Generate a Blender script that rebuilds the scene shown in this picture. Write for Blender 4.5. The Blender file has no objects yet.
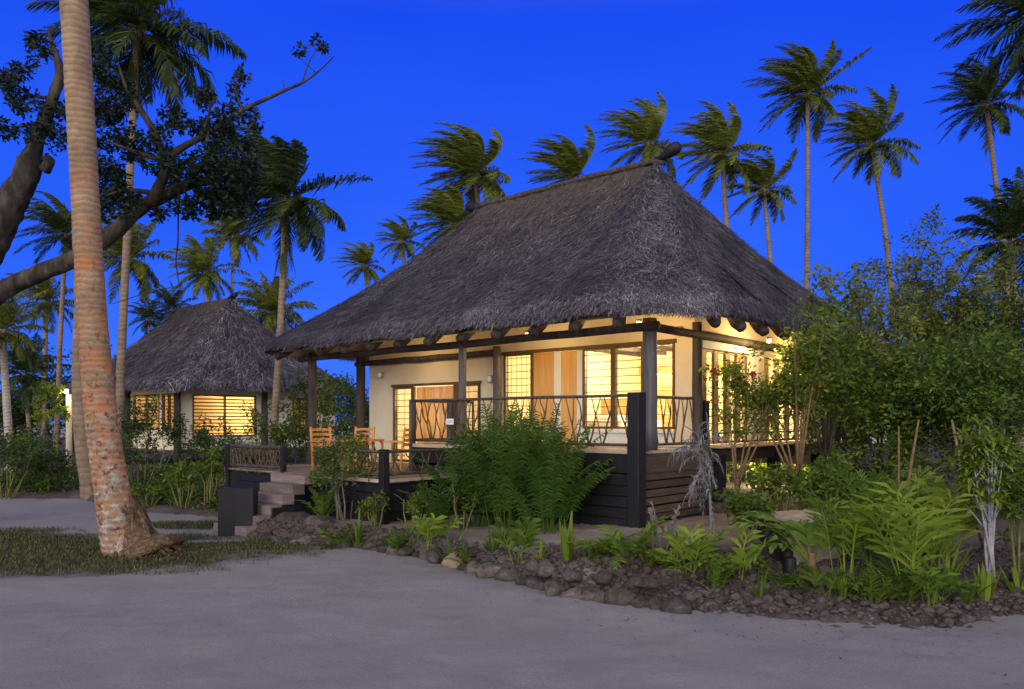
import bpy, math, random
import numpy as np
from mathutils import Vector, Matrix, noise
R = math.radians
random.seed(7); RNG = np.random.default_rng(7)
SC = bpy.context.scene; COL = SC.collection
CZ = 2.33; F = 800.0; HY = 421.0          # camera height, focal length in pixels, horizon row

def W(px, py, D):                          # photograph direction + distance -> world point
    return Vector(((px-512)/F*D, D, CZ+(HY-py)/F*D))
def G(px, py, z=0.0):                      # point of the ground (height z) seen at a pixel
    D = (CZ-z)*F/(py-HY); return Vector(((px-512)/F*D, D, z))

# ------------------------------------------------------------------ helpers
def tag(o, label=None, cat=None, group=None, kind=None):
    if label: o['label'] = label
    if cat: o['category'] = cat
    if group: o['group'] = group
    if kind: o['kind'] = kind
    return o
def link(o, parent=None):
    COL.objects.link(o)
    if parent: o.parent = parent
    return o
def thing(name, label, cat, loc=(0,0,0), rz=0, group=None):
    o = bpy.data.objects.new(name, None); o.empty_display_size = .2
    o.location = loc; o.rotation_euler = (0,0,rz); link(o)
    return tag(o, label, cat, group)
def copy_tree(o, parent=None):
    c = o.copy(); COL.objects.link(c); c.parent = parent
    for ch in list(o.children): copy_tree(ch, c)
    return c

class MB:                                  # small-mesh collector: boxes, bars, tubes
    def __init__(s): s.v=[]; s.f=[]; s.r=[]
    def add(s, vs, fs, r=None):
        n=len(s.v); s.v += [tuple(p) for p in vs]; s.f += [tuple(i+n for i in f) for f in fs]
        s.r += [random.random() if r is None else r]*len(vs); return s
    def box(s, x0,x1,y0,y1,z0,z1, r=None):
        v=[(x,y,z) for z in (z0,z1) for y in (y0,y1) for x in (x0,x1)]
        return s.add(v, [(0,2,3,1),(4,5,7,6),(0,1,5,4),(2,6,7,3),(0,4,6,2),(1,3,7,5)], r)
    def bar(s, a, b, w, h, up=(0,0,1), r=None):
        a=Vector(a); b=Vector(b); d=(b-a).normalized(); u=Vector(up)
        sd=d.cross(u)
        if sd.length<1e-4: sd=Vector((1,0,0))
        sd.normalize(); u=sd.cross(d)
        v=[p+sd*sx*w/2+u*sz*h/2 for p in (a,b) for sz in (-1,1) for sx in (-1,1)]
        return s.add(v, [(0,2,3,1),(4,5,7,6),(0,1,5,4),(2,6,7,3),(0,4,6,2),(1,3,7,5)], r)
    def tube(s, pts, rad, n=8, cap=True, jit=0, r=None):
        pts=[Vector(p) for p in pts]; N=len(pts)
        if not hasattr(rad,'__len__'): rad=[rad]*N
        vs=[]; ref=None
        for i,p in enumerate(pts):
            d=(pts[min(i+1,N-1)]-pts[max(i-1,0)])
            d = d.normalized() if d.length>1e-6 else Vector((0,0,1))
            if ref is None:
                ref = d.orthogonal().normalized()
            ref = (ref - d*ref.dot(d))
            ref = ref.normalized() if ref.length>1e-5 else d.orthogonal().normalized()
            b=d.cross(ref)
            for k in range(n):
                a=2*math.pi*k/n; rr=rad[i]*(1+random.uniform(-jit,jit))
                vs.append(p+(ref*math.cos(a)+b*math.sin(a))*rr)
        fs=[(i*n+k, i*n+(k+1)%n, (i+1)*n+(k+1)%n, (i+1)*n+k) for i in range(N-1) for k in range(n)]
        if cap: fs += [tuple(range(n-1,-1,-1)), tuple((N-1)*n+k for k in range(n))]
        return s.add(vs, fs, r)
    def build(s, name, mat, parent=None, smooth=False, bevel=0):
        m=bpy.data.meshes.new(name); m.from_pydata(s.v,[],s.f); m.update()
        a=m.attributes.new('rnd','FLOAT','POINT'); a.data.foreach_set('value', s.r)
        if smooth: m.polygons.foreach_set('use_smooth',[True]*len(m.polygons))
        m.materials.append(mat); o=bpy.data.objects.new(name,m); link(o,parent)
        if bevel:
            b=o.modifiers.new('b','BEVEL'); b.width=bevel; b.segments=2; b.limit_method='ANGLE'
        return o

class QB:                                  # big quad collector (leaves, straws)
    def __init__(s): s.q=[]; s.r=[]
    def quads(s, q, r):
        q=np.asarray(q,dtype=np.float32).reshape(-1,4,3); s.q.append(q)
        s.r.append(np.broadcast_to(np.asarray(r,dtype=np.float32), (len(q),)).copy())
    def build(s, name, mat, parent=None, offset=None):
        q=np.concatenate(s.q); r=np.concatenate(s.r); n=len(q)
        if offset is not None: q=q-np.array(offset,dtype=np.float32)
        m=bpy.data.meshes.new(name)
        m.vertices.add(n*4); m.vertices.foreach_set('co', q.reshape(-1))
        m.loops.add(n*4); m.loops.foreach_set('vertex_index', np.arange(n*4,dtype=np.int32))
        m.polygons.add(n); m.polygons.foreach_set('loop_start', np.arange(0,n*4,4,dtype=np.int32))
        m.update(calc_edges=True)
        a=m.attributes.new('rnd','FLOAT','POINT'); a.data.foreach_set('value', np.repeat(r,4))
        m.materials.append(mat); o=bpy.data.objects.new(name,m); return link(o,parent)

# ------------------------------------------------------------------ materials
def nt(name):
    m=bpy.data.materials.new(name); m.use_nodes=True; t=m.node_tree
    return m,t,t.nodes['Principled BSDF'],t.nodes['Material Output']
def N(t,kind,**kw):
    n=t.nodes.new(kind)
    for k,v in kw.items():
        if k in n.inputs: n.inputs[k].default_value=v
        else: setattr(n,k,v)
    return n
def ramp(t, fac, stops):
    r=t.nodes.new('ShaderNodeValToRGB'); e=r.color_ramp.elements
    while len(e)<len(stops): e.new(.5)
    for el,(p,c) in zip(e,stops): el.position=p; el.color=(*c,1)
    t.links.new(fac, r.inputs[0]); return r.outputs[0]
def noise_tex(t, scale, detail=5, rough=.6, co='Object', stretch=None, dist=0):
    tc=t.nodes.new('ShaderNodeTexCoord'); mp=t.nodes.new('ShaderNodeMapping')
    t.links.new(tc.outputs[co], mp.inputs[0])
    if stretch: mp.inputs['Scale'].default_value=stretch
    n=N(t,'ShaderNodeTexNoise',Scale=scale,Detail=detail,Roughness=rough,Distortion=dist)
    t.links.new(mp.outputs[0], n.inputs['Vector']); return n.outputs[0]
def bump(t, b, h, strength=.4, dist=.02):
    bn=N(t,'ShaderNodeBump',Strength=strength,Distance=dist)
    t.links.new(h, bn.inputs['Height']); t.links.new(bn.outputs[0], b.inputs['Normal'])
def mixc(t, fac, a, b, mode='MIX'):
    m=t.nodes.new('ShaderNodeMix'); m.data_type='RGBA'; m.blend_type=mode
    for i,v in ((0,fac),(6,a),(7,b)):
        if hasattr(v,'is_linked'): t.links.new(v, m.inputs[i])
        else: m.inputs[i].default_value = v if i==0 else (*v,1)
    return m.outputs[2]
def rough_mat(name, stops, scale=6, detail=6, rough=.85, bs=.4, bd=.02, stretch=None, spec=.2, rnd=0, grime=None):
    m,t,b,o=nt(name); n=noise_tex(t,scale,detail,.65,stretch=stretch,dist=.3)
    c=ramp(t,n,stops)
    if rnd:
        a=N(t,'ShaderNodeAttribute',attribute_name='rnd')
        k=ramp(t,a.outputs['Fac'],[(0,(1-rnd,)*3),(1,(1+rnd*.4,)*3)])
        c=mixc(t,1.0,c,k,'MULTIPLY')
    if grime:
        g=noise_tex(t,grime[0],4,.6); g2=ramp(t,g,[(.42,(0,0,0)),(.62,(1,1,1))])
        c=mixc(t,g2,c,grime[1])
    t.links.new(c,b.inputs['Base Color']); b.inputs['Roughness'].default_value=rough
    b.inputs['Specular IOR Level'].default_value=spec
    bump(t,b,n,bs,bd); return m
def leafmat(name, stops, trans=.3, rough=.55):
    m,t,b,o=nt(name)
    a=N(t,'ShaderNodeAttribute',attribute_name='rnd')
    c=ramp(t,a.outputs['Fac'],stops)
    t.links.new(c,b.inputs['Base Color']); b.inputs['Roughness'].default_value=rough
    b.inputs['Specular IOR Level'].default_value=.25
    tr=t.nodes.new('ShaderNodeBsdfTranslucent'); t.links.new(c,tr.inputs[0])
    mx=N(t,'ShaderNodeMixShader',Fac=trans)
    mx.inputs[0].default_value=trans
    t.links.new(b.outputs[0],mx.inputs[1]); t.links.new(tr.outputs[0],mx.inputs[2])
    t.links.new(mx.outputs[0],o.inputs[0]); return m
def emis(name, col, s):
    m,t,b,o=nt(name); b.inputs['Base Color'].default_value=(*col,1)
    b.inputs['Emission Color'].default_value=(*col,1); b.inputs['Emission Strength'].default_value=s; return m

M={}
M['plaster']=rough_mat('plaster',[(.25,(.58,.50,.36)),(.75,(.72,.64,.49))],1.3,7,.9,.25,.01)
M['room']=rough_mat('room_paint',[(.3,(.72,.58,.32)),(.7,(.82,.68,.42))],2,5,.9,.1,.01)
M['gable']=rough_mat('white_board',[(.3,(.62,.62,.58)),(.7,(.74,.73,.68))],2,5,.8,.1,.01)
M['ply']=rough_mat('soffit_board',[(.3,(.34,.24,.12)),(.7,(.52,.40,.24))],3,6,.8,.2,.01,stretch=(1,6,1))
M['log']=rough_mat('dark_log',[(.3,(.035,.028,.028)),(.7,(.11,.09,.08))],7,7,.75,.5,.02,stretch=(1,1,.15),rnd=.3)
M['postlog']=rough_mat('post_log',[(.3,(.04,.036,.042)),(.7,(.13,.115,.12))],6,8,.6,.6,.02,stretch=(1.5,1.5,.12),spec=.4)
M['black']=rough_mat('black_stain',[(.3,(.005,.005,.007)),(.7,(.017,.016,.020))],5,6,.6,.3,.01,stretch=(1,1,.3),rnd=.2,spec=.3)
M['frame']=rough_mat('window_timber',[(.3,(.07,.042,.018)),(.7,(.14,.09,.04))],8,5,.6,.2,.005,stretch=(1,1,.2))
M['jamb']=rough_mat('pale_timber',[(.3,(.24,.16,.07)),(.7,(.42,.28,.13))],8,5,.6,.2,.005,stretch=(2,2,.2))
M['orange']=rough_mat('varnished_panel',[(.3,(.52,.27,.075)),(.7,(.74,.42,.13))],3,6,.5,.1,.005,stretch=(4,4,.3),spec=.4)
M['chair']=rough_mat('varnished_chair',[(.3,(.42,.15,.025)),(.7,(.66,.28,.05))],6,6,.4,.1,.004,stretch=(2,2,.5),spec=.5,rnd=.2)
M['deckwood']=rough_mat('deck_boards',[(.3,(.16,.11,.07)),(.7,(.34,.25,.17))],3,8,.7,.4,.01,stretch=(.4,6,1),rnd=.35)
M['edge']=rough_mat('deck_edge',[(.3,(.32,.24,.17)),(.7,(.50,.40,.30))],3,8,.7,.3,.01,stretch=(.4,3,1))
M['slat']=rough_mat('weathered_slats',[(.3,(.045,.032,.025)),(.7,(.12,.085,.062))],4,8,.8,.4,.01,stretch=(.5,.5,5),rnd=.35)
M['tread']=rough_mat('weathered_treads',[(.3,(.15,.11,.10)),(.7,(.29,.22,.20))],4,8,.8,.5,.01,stretch=(.5,.5,4),rnd=.3)
M['stick']=rough_mat('branch_sticks',[(.3,(.06,.045,.03)),(.7,(.17,.12,.08))],12,6,.8,.4,.01,rnd=.3)
M['white']=rough_mat('white_paint',[(.3,(.7,.7,.7)),(.7,(.8,.8,.8))],5,3,.5,.05,.005)
M['linen']=rough_mat('linen',[(.3,(.72,.70,.66)),(.7,(.82,.80,.76))],5,3,.9,.2,.02)
M['curtain']=rough_mat('net_curtain',[(.3,(.60,.42,.20)),(.7,(.74,.55,.30))],3,4,.9,.1,.01)
M['curtain']=leafmat('curtain_cloth',[(0,(.66,.48,.24)),(1,(.78,.60,.34))],.6)
M['metal']=rough_mat('dull_metal',[(.3,(.3,.3,.3)),(.7,(.42,.42,.42))],9,4,.4,.1,.004,spec=.5)
M['blade']=rough_mat('louvre_edge',[(.3,(.10,.09,.06)),(.7,(.2,.17,.1))],9,4,.4,.1,.004,spec=.5)
M['thatchbase']=rough_mat('thatch_base',[(.3,(.04,.032,.028)),(.7,(.12,.095,.08))],9,8,1,1,.05,spec=.05)
def thatchmat():
    m,t,b,o=nt('thatch_straw')
    a=N(t,'ShaderNodeAttribute',attribute_name='rnd')
    c=ramp(t,a.outputs['Fac'],[(0,(.010,.009,.012)),(.35,(.070,.064,.080)),(.70,(.20,.186,.215)),(1,(.44,.41,.44))])
    n=noise_tex(t,.55,6,.6); k=ramp(t,n,[(.3,(.62,.6,.6)),(.7,(1.15,1.1,1.05))])
    c=mixc(t,1.0,c,k,'MULTIPLY')
    t.links.new(c,b.inputs['Base Color']); b.inputs['Roughness'].default_value=.9
    b.inputs['Specular IOR Level'].default_value=.15; return m
M['thatch']=thatchmat()
def glassmat():
    m,t,b,o=nt('window_glass'); t.nodes.remove(b)
    tr=N(t,'ShaderNodeBsdfTransparent'); tr.inputs[0].default_value=(.93,.95,.92,1)
    g=N(t,'ShaderNodeBsdfGlossy',Roughness=.05); mx=N(t,'ShaderNodeMixShader')
    lw=N(t,'ShaderNodeLayerWeight',Blend=.5); pw=N(t,'ShaderNodeMath',operation='POWER'); pw.inputs[1].default_value=4
    t.links.new(lw.outputs['Facing'],pw.inputs[0]); mu=N(t,'ShaderNodeMath',operation='MULTIPLY_ADD'); mu.inputs[1].default_value=.5; mu.inputs[2].default_value=.03
    t.links.new(pw.outputs[0],mu.inputs[0]); t.links.new(mu.outputs[0],mx.inputs[0])
    t.links.new(tr.outputs[0],mx.inputs[1]); t.links.new(g.outputs[0],mx.inputs[2])
    t.links.new(mx.outputs[0],o.inputs[0]); return m
M['glass']=glassmat()
M['lampwarm']=emis('lamp_warm',(1,.72,.36),9)
M['lampsoft']=emis('lamp_soft',(1,.62,.25),4)
M['rock']=rough_mat('rock',[(.3,(.045,.038,.036)),(.6,(.12,.10,.09)),(.75,(.24,.21,.19))],9,10,.95,1,.03,rnd=.55,spec=.05)
M['rockwarm']=rough_mat('sandstone_rock',[(.3,(.16,.125,.08)),(.7,(.30,.24,.15))],5,8,.9,.8,.03)
M['clod']=rough_mat('soil_clods',[(.3,(.045,.035,.034)),(.7,(.14,.115,.11))],14,6,1,.7,.02,rnd=.45,spec=.05)
M['bark']=rough_mat('grey_bark',[(.3,(.018,.015,.013)),(.5,(.05,.042,.036)),(.72,(.12,.10,.085))],5,9,.95,.9,.05,stretch=(1,1,.35),spec=.1)
M['twig']=rough_mat('pale_twigs',[(.3,(.10,.085,.07)),(.7,(.24,.21,.18))],12,6,.9,.4,.01,spec=.1)
M['palewood']=rough_mat('pale_stems',[(.3,(.17,.17,.20)),(.7,(.38,.37,.41))],12,6,.8,.4,.01,spec=.1)
M['stem']=rough_mat('green_stems',[(.3,(.10,.11,.03)),(.7,(.22,.20,.07))],12,6,.8,.3,.01,spec=.1)
M['brownstem']=rough_mat('brown_stems',[(.3,(.10,.065,.035)),(.7,(.24,.16,.09))],12,6,.9,.4,.01,spec=.1)
def palmtrunk(name, stops, patch=None, rings=7.0, bd=.03):
    m,t,b,o=nt(name)
    tc=t.nodes.new('ShaderNodeTexCoord')
    n=noise_tex(t,3.0,8,.65,stretch=(1,1,.8)); c=ramp(t,n,stops)
    w=N(t,'ShaderNodeTexWave',Scale=rings,Distortion=4.5,Detail=5); w.bands_direction='Z'
    w.inputs['Detail Scale'].default_value=1.2
    t.links.new(tc.outputs['Object'],w.inputs[0])
    k=ramp(t,w.outputs[1],[(.0,(.80,.78,.76)),(.30,(1,1,1))]); c=mixc(t,1.0,c,k,'MULTIPLY')
    for (sc,lo,hi,col,z0,z1) in (patch or []):
        g=noise_tex(t,sc,6,.7); g=ramp(t,g,[(lo,(0,0,0)),(hi,(1,1,1))])
        sp=t.nodes.new('ShaderNodeSeparateXYZ'); t.links.new(tc.outputs['Object'],sp.inputs[0])
        mr=N(t,'ShaderNodeMapRange'); mr.inputs[1].default_value=z0; mr.inputs[2].default_value=z1
        t.links.new(sp.outputs[2],mr.inputs[0])
        mu=N(t,'ShaderNodeMath',operation='MULTIPLY'); t.links.new(g,mu.inputs[0]); t.links.new(mr.outputs[0],mu.inputs[1])
        c=mixc(t,mu.outputs[0],c,col)
    t.links.new(c,b.inputs['Base Color']); b.inputs['Roughness'].default_value=.9; b.inputs['Specular IOR Level'].default_value=.15
    ad=N(t,'ShaderNodeMath',operation='ADD'); t.links.new(w.outputs[1],ad.inputs[0]); t.links.new(n,ad.inputs[1])
    bump(t,b,ad.outputs[0],.45,bd); return m
M['bigtrunk']=palmtrunk('big_palm_bark',[(.3,(.19,.125,.08)),(.7,(.36,.25,.165))],
    [(2.3,.45,.66,(.38,.15,.065),8.5,4.5),(7,.50,.64,(.40,.385,.37),3.2,.9),(9,.54,.62,(.07,.045,.035),7,1.5)],2.8)
M['palmtrunk']=palmtrunk('palm_bark',[(.3,(.14,.10,.07)),(.7,(.30,.22,.15))],None,1.6)
M['palmtrunkpale']=palmtrunk('pale_palm_bark',[(.3,(.26,.23,.2)),(.7,(.46,.41,.36))],None,2.2)
M['palm']=leafmat('palm_fronds',[(0,(.022,.034,.006)),(.5,(.125,.155,.020)),(1,(.33,.33,.06))],.4)
M['palmdark']=leafmat('dark_palm_fronds',[(0,(.008,.018,.006)),(.5,(.040,.064,.014)),(1,(.12,.14,.035))],.3)
M['broad']=leafmat('dark_broad_leaves',[(0,(.004,.009,.004)),(.6,(.014,.026,.010)),(1,(.045,.065,.02))],.15)
M['green']=leafmat('green_leaves',[(0,(.014,.032,.005)),(.5,(.085,.14,.016)),(1,(.21,.26,.035))],.35)
M['dark']=leafmat('dark_green_leaves',[(0,(.009,.020,.005)),(.5,(.045,.075,.013)),(1,(.12,.16,.025))],.3)
M['olive']=leafmat('olive_leaves',[(0,(.02,.032,.007)),(.5,(.10,.13,.02)),(1,(.24,.25,.05))],.35)
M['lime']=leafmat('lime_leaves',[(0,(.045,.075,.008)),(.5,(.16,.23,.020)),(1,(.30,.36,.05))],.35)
M['fern']=leafmat('fern_fronds',[(0,(.022,.050,.008)),(.5,(.095,.165,.018)),(1,(.22,.29,.04))],.35)
M['areca']=leafmat('feathery_fronds',[(0,(.012,.032,.006)),(.5,(.050,.105,.016)),(1,(.12,.19,.03))],.3)
M['grass']=leafmat('grass_blades',[(0,(.03,.038,.012)),(.5,(.085,.10,.028)),(1,(.18,.17,.06))],.2)
M['deadleaf']=leafmat('dry_grey_leaves',[(0,(.07,.065,.07)),(.6,(.20,.19,.21)),(1,(.36,.34,.37))],.2)
M['litter']=leafmat('leaf_litter',[(0,(.03,.02,.014)),(.5,(.11,.07,.04)),(1,(.24,.16,.09))],.1)
M['rootmat']=rough_mat('root_fibres',[(.3,(.07,.042,.025)),(.5,(.16,.10,.06)),(.75,(.34,.27,.21))],14,9,.95,1,.04,rnd=.5,spec=.05)
M['redflower']=leafmat('red_petals',[(0,(.16,.015,.01)),(1,(.32,.04,.02))],.3)

# ------------------------------------------------------------------ camera, world, sun
cam=bpy.data.cameras.new('camera'); co=bpy.data.objects.new('camera',cam); COL.objects.link(co)
co.location=(0,0,CZ); co.rotation_euler=(R(90),0,0); cam.sensor_width=36; cam.lens=36*F/1024
cam.shift_y=(HY-344.5)/1024; cam.clip_end=2000; cam.clip_start=.05; SC.camera=co
wd=bpy.data.worlds.new('World'); SC.world=wd; wd.use_nodes=True; t=wd.node_tree
bg=t.nodes['Background']; tc=t.nodes.new('ShaderNodeTexCoord'); sp=t.nodes.new('ShaderNodeSeparateXYZ')
t.links.new(tc.outputs['Generated'],sp.inputs[0])
front=ramp(t,sp.outputs[2],[(0,(.055,.20,1.0)),(.18,(.024,.128,1.0)),(.45,(.0100,.075,.90)),(.75,(.15,.18,.52)),(1,(.36,.35,.46))])
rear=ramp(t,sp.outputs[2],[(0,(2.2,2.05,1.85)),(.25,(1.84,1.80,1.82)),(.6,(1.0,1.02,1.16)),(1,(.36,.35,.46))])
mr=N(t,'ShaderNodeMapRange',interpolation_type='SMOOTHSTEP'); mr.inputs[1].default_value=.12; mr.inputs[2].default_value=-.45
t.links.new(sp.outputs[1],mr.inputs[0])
wn=N(t,'ShaderNodeTexNoise',Scale=2.2,Detail=4,Roughness=.5); wm=t.nodes.new('ShaderNodeMapping'); wm.inputs['Scale'].default_value=(1,1,3.5)
t.links.new(tc.outputs['Generated'],wm.inputs[0]); t.links.new(wm.outputs[0],wn.inputs['Vector'])
wk=ramp(t,wn.outputs[0],[(.3,(.80,.92,.97)),(.7,(1.35,1.12,1.02))]); front=mixc(t,1.0,front,wk,'MULTIPLY')
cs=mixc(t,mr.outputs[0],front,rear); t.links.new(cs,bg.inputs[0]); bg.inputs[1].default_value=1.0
sl=bpy.data.lights.new('afterglow_sun','SUN'); sl.energy=1.3; sl.angle=R(35); sl.color=(1,.93,.85)
so=bpy.data.objects.new('afterglow_sun',sl); COL.objects.link(so)
so.rotation_euler=Vector((.35,1,-.42)).to_track_quat('-Z','Y').to_euler()
vs=SC.view_settings; vs.view_transform='Standard'; vs.look='None'; vs.exposure=0; vs.gamma=1
SC.cycles.use_denoising=True
SC.cycles.max_bounces=6; SC.cycles.diffuse_bounces=3; SC.cycles.glossy_bounces=2; SC.cycles.transmission_bounces=3; SC.cycles.transparent_max_bounces=6
SC.cycles.sample_clamp_indirect=4

# ------------------------------------------------------------------ ground
BX=[-60,-30,-15,-12.5,-11,-9.8,-7.2,-6.2,-5.56,-4.3,-2.8,-1.6,-.82,.1,.76,1.6,3.34,4.6,5.2,6.05,8,12,30,60]
BY=[26,25,24,23.3,22,20.5,19.2,17.9,16.35,15.2,14.7,13.8,12.7,11.5,10.5,9.97,9.27,9.05,9.1,9.46,9.9,11,14,20]
def fbm(x,y,s,o=4,z=0): return noise.fractal(Vector((x*s,y*s,z)),.9,2.1,o)
def bed_d(x,y): return y-np.interp(x,BX,BY)-.22*noise.noise(Vector((x*1.7,3.1,0)))-.10*noise.noise(Vector((x*5,7.1,0)))
def bed_z(x,y):
    d=bed_d(x,y); right=min(max((x-0.6)/1.5,0),1); left=min(max((-5.8-x)/1.0,0),1)
    top=.30-.16*left
    run=.35+1.9*right
    h=max(0,min(1,d/run)); h=h*h*(3-2*h)
    base=-.12+(.12+top)*h + (.10*right*min(1,max(0,d/.18)) if d>0 else 0)
    if d<0: base=-.12+.12*max(0,1+d/.15)*.8
    lump=.030*fbm(x,y,3.0)+ (.020+.085*right*(1 if d<2.4 else .25))*abs(fbm(x,y,7.5,3,5))
    return base+(lump if d>-.1 else 0)
def grid(xs, ys, zf, name, mat, attrs):
    nx,ny=len(xs),len(ys); v=[]; A={k:[] for k in attrs}
    for y in ys:
        for x in xs:
            v.append((x,y,zf(x,y)))
            for k,fn in attrs.items(): A[k].append(fn(x,y))
    f=[(j*nx+i,j*nx+i+1,(j+1)*nx+i+1,(j+1)*nx+i) for j in range(ny-1) for i in range(nx-1)]
    m=bpy.data.meshes.new(name); m.from_pydata(v,[],f); m.update()
    m.polygons.foreach_set('use_smooth',[True]*len(f))
    for k,vals in A.items():
        a=m.attributes.new(k,'FLOAT','POINT'); a.data.foreach_set('value',vals)
    m.materials.append(mat); o=bpy.data.objects.new(name,m); return link(o)
def ell(x,y,cx,cy,rx,ry): return 1-math.hypot((x-cx)/rx,(y-cy)/ry)
g0=G(90,572); g1=G(215,545); bare=G(150,562); bare2=G(60,561)
PB=G(128,553)                                    # foot of the big palm
def grassmask(x,y):
    m=max(ell(x,y,-7.6,14.3,3.9,2.5), ell(x,y,-5.6,15.0,2.9,1.0), ell(x,y,-11,15.0,3.2,2.4), ell(x,y,-7.4,18.0,1.5,.7))
    m+= .22*fbm(x,y,1.1)
    for p,rx,ry in ((G(215,541),.8,.3),):
        m-=max(0,ell(x,y,p.x,p.y,rx,ry))*1.3
    return max(0,min(1,m*2.6+.15+.25*fbm(x,y,3.5,3,9)))
def sand_z(x,y): return .035*fbm(x,y,.35)+.020*fbm(x,y,1.6)+.012*fbm(x,y,4.2,2)
M_s,t,b,o=nt('beach_sand')
n1=noise_tex(t,.6,8,.6); c=ramp(t,n1,[(.3,(.285,.262,.252)),(.7,(.355,.328,.318))])
n2=noise_tex(t,60,4,.7); k=ramp(t,n2,[(.3,(.78,.78,.8)),(.7,(1.12,1.12,1.1))]); c=mixc(t,1,c,k,'MULTIPLY')
ga=N(t,'ShaderNodeAttribute',attribute_name='grassy'); c=mixc(t,ga.outputs['Fac'],c,(.06,.062,.035))
la=N(t,'ShaderNodeAttribute',attribute_name='litter'); n3=noise_tex(t,9,6,.75)
ld=ramp(t,n3,[(.45,(0,0,0)),(.6,(1,1,1))]); mu=N(t,'ShaderNodeMath',operation='MULTIPLY'); t.links.new(ld,mu.inputs[0]); t.links.new(la.outputs['Fac'],mu.inputs[1])
c=mixc(t,mu.outputs[0],c,(.09,.06,.045))
t.links.new(c,b.inputs['Base Color']); b.inputs['Roughness'].default_value=.95; b.inputs['Specular IOR Level'].default_value=.1
n4=noise_tex(t,5,9,.72); ad=N(t,'ShaderNodeMath',operation='ADD'); t.links.new(n4,ad.inputs[0]); t.links.new(n2,ad.inputs[1]); bump(t,b,ad.outputs[0],.8,.05)
xs=list(np.concatenate([[-400,-150,-60,-35],np.arange(-24,16,.11),[20,35,70,150,400]]))
ys=list(np.concatenate([[-60,-10,0,3],np.arange(4,26,.10),[30,40,60,120,300,900]]))
def litter(x,y): return max(0,min(1,1.6*ell(x,y,PB.x+.9,PB.y-.3,1.9,1.0)))*1.0
sand=grid(xs,ys,sand_z,'sand',M_s,{'grassy':grassmask,'litter':litter}); sand['kind']='structure'
M_b,t,b,o=nt('garden_soil')
n1=noise_tex(t,1.0,8,.65); sa=N(t,'ShaderNodeAttribute',attribute_name='darksoil')
sc_=ramp(t,n1,[(.3,(.20,.165,.14)),(.7,(.36,.31,.26))]); dc=ramp(t,n1,[(.3,(.060,.046,.043)),(.7,(.15,.12,.115))])
c=mixc(t,sa.outputs['Fac'],sc_,dc); n2=noise_tex(t,38,5,.75); k=ramp(t,n2,[(.3,(.6,.6,.6)),(.7,(1.25,1.2,1.2))]); c=mixc(t,1,c,k,'MULTIPLY')
t.links.new(c,b.inputs['Base Color']); b.inputs['Roughness'].default_value=1; b.inputs['Specular IOR Level'].default_value=.05; bump(t,b,n2,.8,.04)
def darks(x,y):
    d=bed_d(x,y); v=1.0 if d<.55 else 0
    if x>1.0: v=max(v,min(1,(x-.9)/.8)*(1 if d<2.7 else max(0,1-(d-2.7)/1.0)))
    if x>4.5 or x<-6: v=max(v,.8)
    return max(0,min(1,v+.35*fbm(x,y,.9)))
xs=list(np.concatenate([[-60,-40,-25,-18],np.arange(-15,13,.085),[15,20,35,60]]))
ys=list(np.concatenate([np.arange(8.6,18,.075),np.arange(18,27,.25),[30,40,60,110]]))
bed=grid(xs,ys,bed_z,'garden_bed',M_b,{'darksoil':darks}); bed['kind']='structure'

# clods of earth along the right-hand bed: uncountable
ico=[]
def ico_unit(sub=1):
    import bmesh
    bm=bmesh.new(); bmesh.ops.create_icosphere(bm,subdivisions=sub,radius=1)
    v=np.array([p.co[:] for p in bm.verts]); f=[tuple(q.index for q in p.verts) for p in bm.faces]; bm.free(); return v,f
IV,IF=ico_unit(1)
mb=MB()
for i in range(5200):
    x=random.uniform(.4,8.4) if i<3600 else random.uniform(-5.4,1.2); d=random.triangular(-.02,2.6,.3) if i<3600 else random.triangular(-.05,.9,.2); y=np.interp(x,BX,BY)+d
    s=random.choice((.018,.025,.03,.04,.06))*random.uniform(.7,1.4)
    if x<1.3 and random.random()<.4: s*=.6
    z=bed_z(x,y)+s*.02; sc=np.array([random.uniform(.8,1.4),random.uniform(.8,1.4),random.uniform(.55,.9)])*s
    vv=IV*(1+RNG.uniform(-.32,.32,(len(IV),1)))*sc+np.array([x,y,z]); mb.add(vv.tolist(),IF)
cl=mb.build('soil_clods',M['clod'],None,True); cl['kind']='stuff'; cl['label']='dark lumpy clods of earth covering the right hand bed'; cl['category']='soil'

# grass blades
qb=QB(); pts=[]
while len(pts)<26000:
    x=random.uniform(-15,-2.4); y=random.uniform(12,19.2)
    if random.random()<grassmask(x,y)*(.9 if fbm(x,y,2.5,3,2)>-.25 else .3) and (x-PB.x)**2+(y-PB.y)**2>.12 and bed_d(x,y)<.1: pts.append((x,y,sand_z(x,y)))
P=np.array(pts); n=len(P); az=RNG.uniform(0,6.28,n); h=RNG.uniform(.025,.075,n); w=.007
le=np.stack([np.cos(az)*h*.7,np.sin(az)*h*.7,h],1); sd=np.stack([-np.sin(az)*w,np.cos(az)*w,0*az],1)
qb.quads(np.stack([P-sd,P+sd,P+le*.6+sd*.8,P+le],1),RNG.random(n)); g=qb.build('grass',M['grass']); g['kind']='stuff'
tag(g,'short patchy grass around the foot of the big palm','grass')
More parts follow.
